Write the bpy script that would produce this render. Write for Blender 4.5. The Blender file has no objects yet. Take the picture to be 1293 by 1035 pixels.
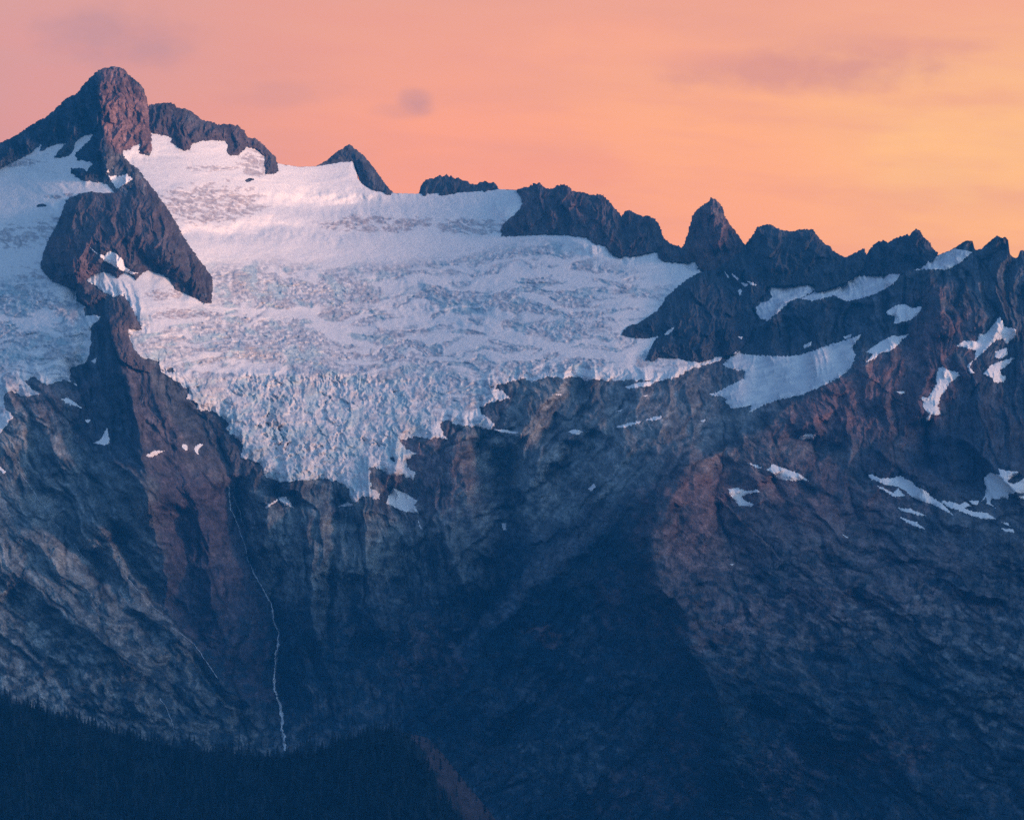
import bpy, math, random
import numpy as np

# ---------------------------------------------------------------- camera, sky, sun, exposure
S = bpy.context.scene
C = S.collection
F, CX, CY, CZ = 4600.0, 646.5, 517.5, 1400.0          # focal length in photo pixels, principal point, camera height
cam_d = bpy.data.cameras.new("camera")
cam_d.sensor_width = 36.0
cam_d.lens = F / 1293.0 * 36.0
cam_d.clip_start = 10.0
cam_d.clip_end = 60000.0
cam = bpy.data.objects.new("camera", cam_d)
cam.location = (0, 0, CZ)
cam.rotation_euler = (math.radians(90), 0, 0)
C.objects.link(cam)
S.camera = cam

S.view_settings.view_transform = 'Standard'
S.view_settings.look = 'None'
S.view_settings.gamma = 1.0
S.view_settings.exposure = 0.15
S.cycles.use_denoising = False

SUN_EL, SUN_AZ = 8.0, 104.0            # degrees; azimuth clockwise from +Y (the viewing direction)
sun_d = bpy.data.lights.new("sun", 'SUN')
sun_d.energy = 4.3
sun_d.angle = math.radians(14)
sun_d.color = (1.0, 0.52, 0.34)
sun = bpy.data.objects.new("sun", sun_d)
sun.rotation_euler = (math.radians(90 - SUN_EL), 0, math.radians(-SUN_AZ) + math.pi)
sun.location = (4000, 3000, 6000)
C.objects.link(sun)

W = bpy.data.worlds.new("World")
S.world = W
W.use_nodes = True
NT = W.node_tree
for n in list(NT.nodes):
    NT.nodes.remove(n)
def N(t, **k):
    n = NT.nodes.new(t)
    for a, b in k.items():
        setattr(n, a, b)
    return n
def L(a, b):
    NT.links.new(a, b)
def M_(op, a, b=None, c=None, clamp=False):
    n = N('ShaderNodeMath', operation=op)
    n.use_clamp = clamp
    for i, x in enumerate((a, b, c)):
        if x is None: continue
        if isinstance(x, (int, float)): n.inputs[i].default_value = x
        else: L(x, n.inputs[i])
    return n.outputs[0]
def RAMP(fac, stops, interp='EASE'):
    r = N('ShaderNodeValToRGB')
    r.color_ramp.interpolation = interp
    e = r.color_ramp.elements
    while len(e) < len(stops): e.new(0.5)
    for i, (p, c) in enumerate(stops):
        e[i].position = p
        e[i].color = (*c, 1)
    L(fac, r.inputs[0])
    return r.outputs[0]
def MIX(f, a, b, mode='MIX'):
    m = N('ShaderNodeMix', data_type='RGBA', blend_type=mode)
    for s, x in ((0, f), (6, a), (7, b)):
        if isinstance(x, (int, float)): m.inputs[s].default_value = x
        elif isinstance(x, tuple): m.inputs[s].default_value = (*x, 1)
        else: L(x, m.inputs[s])
    return m.outputs[2]
def srgb(r, g, b):
    f = lambda c: c / 12.92 if c <= 0.04045 else ((c + 0.055) / 1.055) ** 2.4
    return (f(r / 255), f(g / 255), f(b / 255))
tc = N('ShaderNodeTexCoord')
sep = N('ShaderNodeSeparateXYZ')
L(tc.outputs['Generated'], sep.inputs[0])
X, Y, Z = sep.outputs
az = M_('ARCTAN2', X, Y)                               # radians to the right of the viewing direction
el = M_('ARCSINE', Z)
azn = M_('MULTIPLY_ADD', az, 1 / 0.36, 0.5, clamp=True)     # 0..1 over +-10 degrees
eln = M_('MULTIPLY', el, 1 / 0.14, clamp=True)              # 0..1 over 8 degrees
low = RAMP(azn, [(0.0, srgb(205, 143, 140)), (0.22, srgb(226, 146, 136)), (0.45, srgb(245, 151, 128)), (0.66, srgb(248, 160, 126)), (0.86, srgb(252, 176, 124)), (1.0, srgb(252, 182, 124))])
mid = RAMP(azn, [(0.0, srgb(206, 148, 142)), (0.15, srgb(222, 150, 140)), (0.45, srgb(249, 160, 126)), (0.66, srgb(253, 172, 122)), (0.82, srgb(255, 188, 124)), (1.0, srgb(255, 192, 124))])
top = RAMP(azn, [(0.0, srgb(206, 152, 146)), (0.15, srgb(214, 152, 146)), (0.38, srgb(224, 154, 140)), (0.60, srgb(228, 156, 140)), (0.86, srgb(232, 158, 140)), (1.0, srgb(234, 160, 140))])
g1 = MIX(M_('MULTIPLY', M_('SUBTRACT', eln, 0.28), 3.0, clamp=True), low, mid)
g2 = MIX(M_('MULTIPLY', M_('SUBTRACT', eln, 0.56), 3.6, clamp=True), g1, top)
# thin cloud: streaky noise in the direction of view
cmb = N('ShaderNodeCombineXYZ')
L(M_('MULTIPLY', az, 9.0), cmb.inputs[0]); L(M_('MULTIPLY', el, 42.0), cmb.inputs[1])
nz = N('ShaderNodeTexNoise'); nz.inputs['Scale'].default_value = 1.3; nz.inputs['Detail'].default_value = 5; nz.inputs['Roughness'].default_value = 0.5
L(cmb.outputs[0], nz.inputs['Vector'])
cl = M_('MULTIPLY', M_('SUBTRACT', nz.outputs[0], 0.47), 1.6, clamp=True)
cmb2 = N('ShaderNodeCombineXYZ')
L(M_('MULTIPLY', az, 60.0), cmb2.inputs[0]); L(M_('MULTIPLY', el, 90.0), cmb2.inputs[1])
nz2 = N('ShaderNodeTexNoise'); nz2.inputs['Scale'].default_value = 1.0; nz2.inputs['Detail'].default_value = 6; nz2.inputs['Roughness'].default_value = 0.55
L(cmb2.outputs[0], nz2.inputs['Vector'])
wob = M_('SUBTRACT', nz2.outputs[0], 0.5)
cmb3 = N('ShaderNodeCombineXYZ')
L(M_('MULTIPLY', az, 22.0), cmb3.inputs[0]); L(M_('MULTIPLY_ADD', az, 12.0, M_('MULTIPLY', el, 130.0)), cmb3.inputs[1])
nz3 = N('ShaderNodeTexNoise'); nz3.inputs['Scale'].default_value = 1.0; nz3.inputs['Detail'].default_value = 4; nz3.inputs['Roughness'].default_value = 0.55
L(cmb3.outputs[0], nz3.inputs['Vector'])
cl2 = M_('MULTIPLY', M_('SUBTRACT', nz3.outputs[0], 0.46), 2.4, clamp=True)
col = MIX(M_('MULTIPLY', cl, 0.85), g2, srgb(214, 142, 138))
col = MIX(M_('MULTIPLY', cl2, 0.5), col, srgb(228, 146, 134))
for (pu, pv, ru, rv, st, cc) in [(524, 126, 26, 18, 0.62, srgb(182, 132, 146)), (505, 140, 44, 12, 0.3, srgb(200, 138, 142)), (150, 50, 110, 44, 0.42, srgb(172, 132, 148)), (1010, 92, 200, 34, 0.62, srgb(206, 136, 134)), (1120, 60, 150, 16, 0.4, srgb(214, 142, 136)), (860, 75, 90, 14, 0.3, srgb(222, 146, 136)),
                                 (350, 118, 90, 22, 0.30, srgb(200, 140, 142)), (720, 215, 120, 26, 0.30, srgb(232, 142, 128)),
                                 (1180, 122, 130, 22, 0.25, srgb(232, 150, 128)), (1210, 200, 160, 60, 0.24, srgb(255, 200, 128)), (800, 60, 170, 40, 0.3, srgb(253, 168, 130))]:
    a0 = math.atan2(pu - CX, F); e0 = math.atan2(CY - pv, F)
    dx = M_('MULTIPLY', M_('SUBTRACT', az, a0), F / ru); dy = M_('MULTIPLY', M_('SUBTRACT', el, e0), F / rv)
    r2 = M_('ADD', M_('MULTIPLY', dx, dx), M_('MULTIPLY', dy, dy))
    r2 = M_('ADD', r2, M_('MULTIPLY', wob, 2.6))
    b = M_('MULTIPLY', M_('SUBTRACT', 1.0, M_('SMOOTH_MIN', M_('MAXIMUM', r2, 0.0), 1.0, 0.5), clamp=True), st)
    col = MIX(b, col, cc)
col = MIX(1.0, col, RAMP(azn, [(0.0, (0.615, 0.595, 0.52)), (0.4, (0.63, 0.60, 0.455)), (1.0, (0.635, 0.605, 0.42))], 'LINEAR'), 'MULTIPLY')
col = MIX(1.0, col, (2.0, 2.0, 2.0), 'MULTIPLY')
# the glow fades to a blue dome overhead, behind and below
fel = M_('SUBTRACT', 1.0, M_('MULTIPLY', M_('SUBTRACT', el, 0.13), 3.2, clamp=True))
sdir = M_('COSINE', M_('SUBTRACT', az, 0.55))
faz = M_('MULTIPLY', M_('SUBTRACT', sdir, 0.1), 1.5, clamp=True)
fdn = M_('MULTIPLY', M_('ADD', el, 0.06), 18.0, clamp=True)
glow = M_('MULTIPLY', M_('MULTIPLY', fel, faz), fdn)
dome = RAMP(M_('MULTIPLY_ADD', el, 1 / 3.14, 0.5), [(0.0, (0.01, 0.05, 0.15)), (0.47, (0.03, 0.08, 0.21)), (0.54, (0.21, 0.32, 0.48)), (0.75, (0.20, 0.34, 0.55)), (1.0, (0.18, 0.33, 0.58))], 'LINEAR')
dome = MIX(1.0, dome, RAMP(M_('MULTIPLY_ADD', M_('ADD', M_('MULTIPLY', X, 0.93), M_('MULTIPLY', Y, -0.30)), 0.5, 0.5), [(0.0, (0.20, 0.29, 0.42)), (0.5, (0.50, 0.60, 0.72)), (0.8, (1.3, 1.25, 1.2)), (1.0, (5.2, 4.2, 3.2))], 'LINEAR'), 'MULTIPLY')
colf = MIX(glow, dome, col)
bg = N('ShaderNodeBackground'); bg.inputs['Strength'].default_value = 1.0
L(colf, bg.inputs['Color'])
sky = N('ShaderNodeTexSky', sky_type='NISHITA')
sky.sun_disc = False
sky.sun_elevation = math.radians(SUN_EL)
sky.sun_rotation = math.radians(SUN_AZ)
bg2 = N('ShaderNodeBackground'); bg2.inputs['Strength'].default_value = 0.05
L(MIX(glow, sky.outputs[0], (0.0, 0.0, 0.0)), bg2.inputs['Color'])
ads = N('ShaderNodeAddShader'); L(bg.outputs[0], ads.inputs[0]); L(bg2.outputs[0], ads.inputs[1])
wo = N('ShaderNodeOutputWorld'); L(ads.outputs[0], wo.inputs['Surface'])

# ---------------------------------------------------------------- noise
RS = np.random.RandomState(7)
PERM = np.concatenate([RS.permutation(256)] * 3).astype(np.int32)
ANG = RS.rand(256) * 2 * np.pi
GX, GY = np.cos(ANG).astype(np.float32), np.sin(ANG).astype(np.float32)
def perlin(x, y, seed=0):
    x = (x + seed * 17.31).astype(np.float32); y = (y + seed * 9.77).astype(np.float32)
    xi = np.floor(x).astype(np.int32); yi = np.floor(y).astype(np.int32)
    xf = x - xi; yf = y - yi
    xi &= 255; yi &= 255
    u = xf * xf * xf * (xf * (xf * 6 - 15) + 10); v = yf * yf * yf * (yf * (yf * 6 - 15) + 10)
    def g(ix, iy, fx, fy):
        h = PERM[PERM[ix & 255] + (iy & 255)]
        return GX[h] * fx + GY[h] * fy
    a = g(xi, yi, xf, yf); b = g(xi + 1, yi, xf - 1, yf)
    c = g(xi, yi + 1, xf, yf - 1); d = g(xi + 1, yi + 1, xf - 1, yf - 1)
    return ((a + u * (b - a)) * (1 - v) + (c + u * (d - c)) * v) * 1.5
def fbm(x, y, o=5, seed=0, gain=0.5):
    s = np.zeros_like(x, dtype=np.float32); a = 1.0
    for i in range(o):
        s += a * perlin(x * 2 ** i, y * 2 ** i, seed + i * 3)
        a *= gain
    return s
def ridged(x, y, o=5, seed=0, gain=0.5):
    s = np.zeros_like(x, dtype=np.float32); a = 1.0; w = 1.0
    for i in range(o):
        n = 1 - np.abs(perlin(x * 2 ** i, y * 2 ** i, seed + i * 3)) * 1.6
        n = n * n * w
        s += a * n
        w = np.clip(n * 1.4, 0, 1)
        a *= gain
    return s - 0.9
JX, JY, TX, TY, HH = [RS.rand(256).astype(np.float32) for _ in range(5)]
def facet(x, y, seed=0, k=22.0):
    """broken planes: every cell is a tilted facet, narrow joints between cells"""
    x = (x + seed * 13.7).astype(np.float32); y = (y + seed * 5.3).astype(np.float32)
    xi = np.floor(x).astype(np.int32); yi = np.floor(y).astype(np.int32)
    num = np.zeros_like(x); den = np.full_like(x, 1e-12)
    for a in (-1, 0, 1):
        for b in (-1, 0, 1):
            h = PERM[PERM[(xi + a) & 255] + ((yi + b) & 255)]
            ex = x - (xi + a + JX[h]); ey = y - (yi + b + JY[h])
            w = np.exp(-k * (ex * ex + ey * ey))
            num += w * ((TX[h] - .5) * 2 * ex + (TY[h] - .5) * 2 * ey + (HH[h] - .5) * 0.7); den += w
    return num / den
def sstep(a, b, x):
    t = np.clip((x - a) / (b - a), 0, 1)
    return t * t * (3 - 2 * t)

# ---------------------------------------------------------------- the lie of the land: distance along the valley as a smooth sheet with ribs and gullies
U0, U1, V0, V1 = -70, 1363, 40, 1120
uu = np.arange(U0, U1 + 1, dtype=np.float32); vv = np.arange(V0, V1 + 1, dtype=np.float32)
U, V = np.meshgrid(uu, vv)
CP = """-70,1120,7500 200,1120,7700 450,1120,7850 600,1035,8050 560,900,8420 300,930,8250 0,880,7950 1293,1035,7250 900,1035,7550 1363,1120,7000 900,1120,7350
0,600,8750 -70,600,8700 150,600,8800 0,740,8350 150,760,8450 330,640,9000 330,800,8600 480,640,9050 480,780,8750 640,650,9050 640,800,8650 640,560,9250 760,600,9120 760,900,8050
860,600,8900 860,800,8250 960,640,8760 1050,620,8880 1050,540,9100 1293,640,8750 1363,640,8700 1293,850,7900 1050,850,7950 1150,700,8500
400,610,9120 400,540,9270 400,480,9440 400,400,9900 400,330,10350 400,290,10620 400,220,11150 300,560,9120 520,560,9150 260,480,9350
600,530,9320 640,470,9520 640,400,9920 640,330,10380 600,260,10950 640,240,11050 800,460,9560 800,380,9970 800,320,10380 880,340,10420 720,490,9450
0,470,9220 0,350,9750 0,250,10250 0,200,10480 -70,200,10480 60,480,9200 150,420,9320 160,300,9700 230,200,10520 200,165,10700 300,180,10800 145,190,10420 145,85,10600 60,150,10520
950,480,9520 1080,430,9650 960,370,9950 1100,365,9980 1150,500,9280 1200,450,9380 1293,330,9680 1293,500,9280 1363,330,9700 1180,345,9780 900,260,10520 1000,290,10350 1160,295,10250
300,100,10900 440,180,11250 570,220,11300 700,240,11000 830,270,10700 1290,250,9800 640,60,11200 1000,60,10500 -70,60,10600 1363,60,9900"""
cp = np.array([[float(t) for t in s.split(',')] for s in CP.split()])
def tps(P, Z):
    n = len(P); d = np.sqrt(((P[:, None] - P[None]) ** 2).sum(2)); K = d * d * np.log(d + 1e-9)
    A = np.zeros((n + 3, n + 3)); A[:n, :n] = K + np.eye(n) * 2.0; A[:n, n] = 1; A[:n, n + 1:] = P
    A[n:, :n] = A[:n, n:].T
    return np.linalg.solve(A, np.concatenate([Z, np.zeros(3)]))
Pn = cp[:, :2] / 100.0
wts = tps(Pn, cp[:, 2])
cu = np.arange(U0, U1 + 9, 8.0); cv = np.arange(V0, V1 + 9, 8.0)
CU, CV = np.meshgrid(cu, cv)
q = np.stack([CU.ravel(), CV.ravel()], 1) / 100.0
d = np.sqrt(((q[:, None] - Pn[None]) ** 2).sum(2))
coarse = ((d * d * np.log(d + 1e-9)) @ wts[:-3] + wts[-3] + q @ wts[-2:]).reshape(CU.shape)
def upsample(c):
    x = (U - U0) / 8.0; y = (V - V0) / 8.0
    xi = np.floor(x).astype(int); yi = np.floor(y).astype(int); fx = x - xi; fy = y - yi
    xi = np.clip(xi, 0, c.shape[1] - 2); yi = np.clip(yi, 0, c.shape[0] - 2)
    return (c[yi, xi] * (1 - fx) + c[yi, xi + 1] * fx) * (1 - fy) + (c[yi + 1, xi] * (1 - fx) + c[yi + 1, xi + 1] * fx) * fy
Dsm = upsample(coarse).astype(np.float32)
for _ in range(3):                                      # take the facets out of the interpolation
    k = 5
    for ax in (0, 1):
        Dp = np.pad(Dsm, [(k, k) if a == ax else (0, 0) for a in (0, 1)], mode='edge')
        cs = np.cumsum(Dp.astype(np.float64), axis=ax)
        cs = np.concatenate([np.zeros_like(np.take(cs, [0], ax)), cs], ax)
        n_ = 2 * k + 1
        Dsm = ((np.take(cs, range(n_, cs.shape[ax]), ax) - np.take(cs, range(0, cs.shape[ax] - n_), ax)) / n_).astype(np.float32)

wu = fbm(U / 70, V / 70, 4, 40) * 13
wv = fbm(U / 70, V / 70, 4, 50) * 13
wf = fbm(U / 14, V / 14, 3, 55) * 2.6
UW, VW = U + wu * 0.55 + wf, V + wv * 0.55 + wf

def seg_field(poly, reach, X_=None, Y_=None):
    """signed side distance, position along the line, in a window round the polyline"""
    p = np.array(poly, dtype=np.float32)
    a0 = max(int(p[:, 0].min() - reach - U0), 0); a1 = min(int(p[:, 0].max() + reach - U0), U.shape[1])
    b0 = max(int(p[:, 1].min() - reach - V0), 0); b1 = min(int(p[:, 1].max() + reach - V0), U.shape[0])
    sl = (slice(b0, b1), slice(a0, a1))
    x = UW[sl]; y = VW[sl]
    best = np.full(x.shape, 1e9, np.float32); side = np.ones(x.shape, np.float32); tt = np.zeros(x.shape, np.float32)
    ln = np.sqrt(((p[1:] - p[:-1]) ** 2).sum(1)); cum = np.concatenate([[0], np.cumsum(ln)])
    for i in range(len(p) - 1):
        dx, dy = p[i + 1] - p[i]
        t = np.clip(((x - p[i, 0]) * dx + (y - p[i, 1]) * dy) / (ln[i] ** 2 + 1e-6), 0, 1)
        ex = x - p[i, 0] - t * dx; ey = y - p[i, 1] - t * dy
        dd = np.sqrt(ex * ex + ey * ey)
        m = dd < best
        best[m] = dd[m]; side[m] = np.sign(dx * ey - dy * ex)[m]; tt[m] = ((cum[i] + t * ln[i]) / cum[-1])[m]
    return sl, best, side, tt
def P(s):
    return [tuple(float(c) for c in t.split(',')) for t in s.split()]
# ribs (+) and gullies (-): amplitude in metres, falloff in pixels on the side to image-left going down / below going right, falloff on the other side
FEAT = [
 ("0,657 18,673 62,701 87,729 108,738 148,760 173,769 210,797 250,840", 34, 34, 6), ("111,599 133,657 148,673 161,707 186,738 201,763", -26, 4, 14), ("18,593 28,623 62,664 83,679 105,704", -22, 4, 12),
 ("118,690 122,715 130,745", -30, 10, 10), ("0,741 37,769 77,806 93,843", -30, 8, 18), ("60,770 120,800 180,850 220,900", 22, 20, 8), ("30,640 70,690 90,715", 16, 16, 6),
 ("217,640 226,670 235,713 238,750", -16, 10, 14), ("190,560 200,610 215,650", 26, 16, 10), ("250,590 262,640 270,700", 24, 14, 12), ("262,720 290,780 310,850", 26, 16, 16),
 ("345,625 372,622 400,640 412,690 410,740", 40, 6, 40), ("345,625 335,660 330,700", 30, 8, 26), ("440,655 470,640 500,650 512,700", 30, 8, 30), ("425,620 440,640 440,700", -24, 8, 8),
 ("565,647 590,690 599,733 604,770", 34, 36, 8), ("530,640 545,700 560,760", -26, 8, 12), ("620,560 627,600 628,660", -24, 6, 10), ("500,740 520,800 540,850", 26, 24, 12), ("445,720 450,790 470,850", -24, 10, 14),
 ("763,647 740,668 713,692 690,715 667,739 630,777 590,815", 26, 10, 16), ("828,622 778,637 763,662 720,696 707,724 670,742 648,773 605,814 562,851 520,895", 60, 4, 55),
 ("840,560 800,590 770,610 740,640", 22, 10, 20), ("880,540 830,560 780,590 750,610", -18, 6, 14), ("720,560 716,590 712,610", -24, 4, 8), ("752,545 746,570 742,590", -24, 4, 8), ("700,520 690,545 682,570", -20, 4, 8),
 ("700,730 740,770 760,830 770,900", 30, 24, 20), ("790,720 800,790 820,860 830,940", 34, 26, 22), ("745,730 765,790 790,850", -26, 12, 14), ("640,830 700,840 740,880", 20, 20, 12), ("600,900 660,900 720,960 760,1030", 26, 24, 20),
 ("842,603 827,646 823,677 819,707 831,738 854,754 873,781 877,827 893,843 904,889 915,960", 70, 9, 60), ("850,640 855,660 850,690", -26, 8, 10), ("880,735 885,755 880,775", -24, 8, 10), ("905,570 900,600 905,640 925,690 960,740", -26, 8, 14),
 ("975,600 985,622 1000,640", -36, 14, 10), ("940,640 975,635 1005,650 1015,690 1010,730", 30, 10, 36), ("1012,607 1032,646 1063,673 1124,696 1159,719 1210,742 1290,765", 40, 6, 44), ("1010,590 1045,650 1085,672 1140,690", -24, 10, 10),
 ("1070,746 1101,769 1121,796 1130,830", -28, 8, 12), ("993,835 1032,889 1078,912 1128,951 1170,1000", 30, 22, 10), ("1148,796 1206,820 1271,839 1330,850", 30, 26, 8), ("1001,826 1070,832 1148,846 1200,880", -36, 10, 20),
 ("930,740 960,790 1000,830 1040,860", 22, 24, 12), ("890,800 930,850 960,910 990,980", -26, 14, 18), ("1180,640 1230,670 1293,700", 20, 20, 8), ("1220,860 1240,920 1270,980", 28, 16, 20),
 ("1203,547 1230,565 1257,588 1300,640", 40, 6, 26), ("1167,528 1172,560 1165,600", -26, 12, 8), ("1200,540 1195,580 1210,620", 30, 16, 10), ("985,550 1020,560 1072,575", -34, 8, 16), ("1187,419 1199,457 1215,500", -24, 8, 8),
 ("1240,330 1236,380 1225,420", 30, 16, 16), ("1290,420 1270,480 1262,540", -30, 16, 14), ("1100,470 1110,500 1140,530", 26, 14, 14), ("1060,490 1050,520 1030,540", -20, 8, 10),
 ("139,376 140,420 150,450 165,500 175,540 182,600 195,680", 85, 26, 34),
 ("160,415 168,440 182,458 197,495 228,540 236,590", 30, 22, 5),
 ("115,570 165,600 195,640 205,700 205,760 230,800 290,870 345,935", 75, 70, 9),
 ("215,560 240,620 262,700 275,780 300,860", 34, 30, 22),
 ("285,600 300,660 320,720 345,780 350,850 358,945", -70, 18, 26),
 ("245,500 262,560 290,600 310,640", -25, 14, 16),
 ("385,636 392,700 396,770 400,840", 62, 26, 34),
 ("424,640 420,700 418,760 410,830", -50, 12, 14),
 ("455,648 462,700 470,760 480,820", 52, 26, 20),
 ("495,600 506,660 508,720 516,800", -42, 12, 16),
 ("540,640 575,700 590,760", 50, 28, 16),
 ("575,560 590,610 600,660 618,720", 44, 26, 14),
 ("600,556 606,590 622,640", -26, 12, 10),
 ("632,545 638,600 636,650 634,700 618,750 590,800 545,860 500,905", -80, 26, 22),
 ("690,560 668,620 660,670 650,720", 26, 16, 22),
 ("755,540 720,590 700,650 690,700", -22, 12, 16),
 ("800,540 770,600 740,650", 20, 20, 14),
 ("515,900 545,878 590,832 640,782 690,725 740,690 800,640 870,600", 60, 70, 8),
 ("700,1060 740,960 800,860 830,800", 26, 40, 30),
 ("560,1000 620,940 700,870 790,800", -30, 26, 22),
 ("905,568 868,592 842,640 824,700 832,745 862,795 884,855 905,930 940,1040", 150, 55, 150),
 ("960,640 990,700 1040,760 1090,830 1150,930", 36, 40, 34),
 ("915,620 935,680 960,740 1000,820", -30, 24, 20),
 ("1000,640 1060,700 1130,760 1210,800 1330,840", 30, 50, 34),
 ("1030,600 1080,660 1150,712 1240,760 1330,790", -34, 20, 24),
 ("1100,560 1150,600 1240,650 1330,690", 34, 36, 18),
 ("900,880 960,900 1040,960 1120,1030", -36, 30, 30),
 ("1120,860 1200,900 1260,960 1300,1040", -36, 40, 30),
 ("1060,830 1100,900 1150,980", 26, 20, 40),
 ("950,412 970,406 985,393 1000,383 1030,381 1053,374 1069,381 1087,378 1108,371 1126,361 1140,346 1155,343 1175,340 1198,340 1214,331 1228,319", 80, 62, 3),
 ("855,592 900,570 960,545 990,515 1050,481 1090,462 1140,425", 75, 60, 10),
 ("1195,345 1190,400 1188,440 1178,470 1160,520 1130,545", 60, 34, 20),
 ("1165,350 1158,420 1150,470", -26, 14, 14),
 ("1210,440 1222,480 1236,530 1262,575 1310,620", 44, 18, 40),
 ("1270,310 1262,380 1250,440", 36, 20, 30),
 ("1130,500 1150,530 1170,560 1180,600", -34, 16, 14),
 ("1090,500 1030,520 990,560 975,590", 24, 20, 20),
 ("900,420 905,440 915,450", -20, 10, 10),
 ("1000,385 995,420 985,445", -24, 10, 12), ("1045,378 1040,410 1030,435", 24, 12, 14), ("1085,382 1085,405 1080,420", -20, 10, 12),
 ("0,560 60,622 100,690 150,755 225,835", -38, 14, 18),
 ("60,520 92,562 140,640 170,720 215,772 295,870", -40, 12, 20),
 ("-60,660 40,740 120,800 200,870", 34, 24, 22),
 ("30,500 60,560 110,600 140,690", 26, 22, 16),
 ("-60,760 30,820 100,880", -30, 18, 20),
 ("0,490 30,540 60,600", -22, 12, 12),
 ("126,640 150,700 186,760", 26, 18, 14),
 ("680,490 660,530 650,560", 24, 18, 14), ("740,485 700,520 690,560", -20, 12, 12),
 ("145,88 135,110 128,150 133,190 146,225", 60, 34, 30),
 ("164,96 166,130 170,180", -14, 10, 9),
 ("82,250 85,290 92,330 100,350", 30, 22, 34), ("178,240 190,280 215,320 250,360", 30, 22, 26), ("150,300 185,330 215,352", -26, 14, 12),
 ("205,330 240,380", -16, 10, 10),
 ("890,345 870,390 850,430", 30, 26, 30), ("905,345 925,380 935,420", -20, 16, 16),
 ("680,238 690,270 700,300", 22, 14, 18), ("715,240 735,275 750,300", 20, 14, 12), ("700,245 712,280 715,300", -18, 8, 8),
 ("903,255 905,290 912,320", 30, 22, 22),
 ("973,285 980,320 990,350", 26, 26, 20), ("1025,292 1030,330", 20, 14, 16), ("1160,292 1150,330", 30, 24, 22),
]
for s, amp, lp, ln_ in FEAT:
    sl, dd, side, tt = seg_field(P(s), 5 * max(lp, ln_))
    Lf = np.where(side > 0, lp, ln_)
    tap = sstep(0, 0.12, tt) * sstep(1.0, 0.8, tt)
    rnd = np.sqrt(dd * dd + 4.0) - 2.0
    Dsm[sl] -= (1.5 + 0.7 * sstep(470, 600, V[sl])) * amp * np.exp(-rnd / Lf) * tap

for (a, b, ru, rv, m) in [(430, 262, 120, 16, 42), (330, 292, 120, 10, 26), (560, 262, 110, 14, -16), (740, 304, 44, 12, -26), (645, 262, 16, 16, -20), (400, 474, 150, 6, -14), (560, 400, 120, 14, 20), (480, 350, 140, 12, -14), (300, 440, 60, 14, -16), (350, 500, 90, 60, -20)]:
    Dsm += 1.7 * m * np.exp(-((UW - a) / ru) ** 2 - ((VW - b) / rv) ** 2)
# grain of the rock: ridged noise stretched down each face's fall line
FR = [(80, 740, 230, 47, 3), (430, 740, 210, 86, 13), (740, 590, 150, 128, 23), (1060, 800, 260, 32, 33), (1180, 440, 200, 84, 43), (680, 920, 190, 132, 53), (120, 330, 190, 78, 63), (700, 260, 250, 84, 73)]
num = np.zeros_like(U); den = np.full_like(U, 1e-6)
mac = np.zeros_like(U)
ws = wf * 0.35
for (cu_, cv_, r_, ang, sd) in FR:
    a0, a1 = max(int(cu_ - 1.9 * r_ - U0), 0), min(int(cu_ + 1.9 * r_ - U0), U.shape[1]); b0, b1 = max(int(cv_ - 1.9 * r_ - V0), 0), min(int(cv_ + 1.9 * r_ - V0), U.shape[0])
    W_ = (slice(b0, b1), slice(a0, a1))
    x_, y_ = U[W_], V[W_]
    rr = np.sqrt((x_ - cu_) ** 2 + (y_ - cv_) ** 2) / r_ + 0.12 * fbm(x_ / 50, y_ / 50, 2, sd)
    w_ = sstep(1.85, 0.3, rr) + 1e-4
    a = math.radians(ang); c_, s_ = math.cos(a), math.sin(a)
    gx_ = x_ + wu[W_] * 0.9 + ws[W_]; gy_ = y_ + wv[W_] * 0.9 + ws[W_]
    p_ = gx_ * c_ + gy_ * s_; q_ = -gx_ * s_ + gy_ * c_
    n_ = 0.75 * ridged(p_ / 240, q_ / 62, 3, sd, 0.45) + 0.8 * facet(p_ / 110, q_ / 32, sd) + (0.20 if sd in (3, 33) else 0.40) * facet(p_ / 50, q_ / 12, sd + 1) + (0.12 if sd in (3, 33) else 0.22) * facet(p_ / 20, q_ / 5.5, sd + 2) + 0.11 * facet(p_ / 7, q_ / 3, sd + 4) + 0.05 * fbm(p_ / 6, q_ / 3, 2, sd + 5, 0.65)
    num[W_] += w_ * n_; den[W_] += w_
    mac[W_] += w_ * (fbm(p_ / 70, q_ / 7, 5, sd + 7, 0.68) + 0.6 * fbm(p_ / 150, q_ / 4.5, 3, sd + 9, 0.6) + 0.8 * facet(p_ / 30, q_ / 12, sd + 1) + 0.5 * facet(p_ / 12, q_ / 5, sd + 3))
Rk = num / den
mac = mac / den
Rk = Rk * (40 - 13 * sstep(480, 640, V)) + fbm(U / 5, V / 5, 3, 80, 0.65) * 1.6
Rk *= 1 - 0.45 * np.exp(-((U - 790) / 150) ** 2 - ((V - 525) / 45) ** 2)
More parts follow.
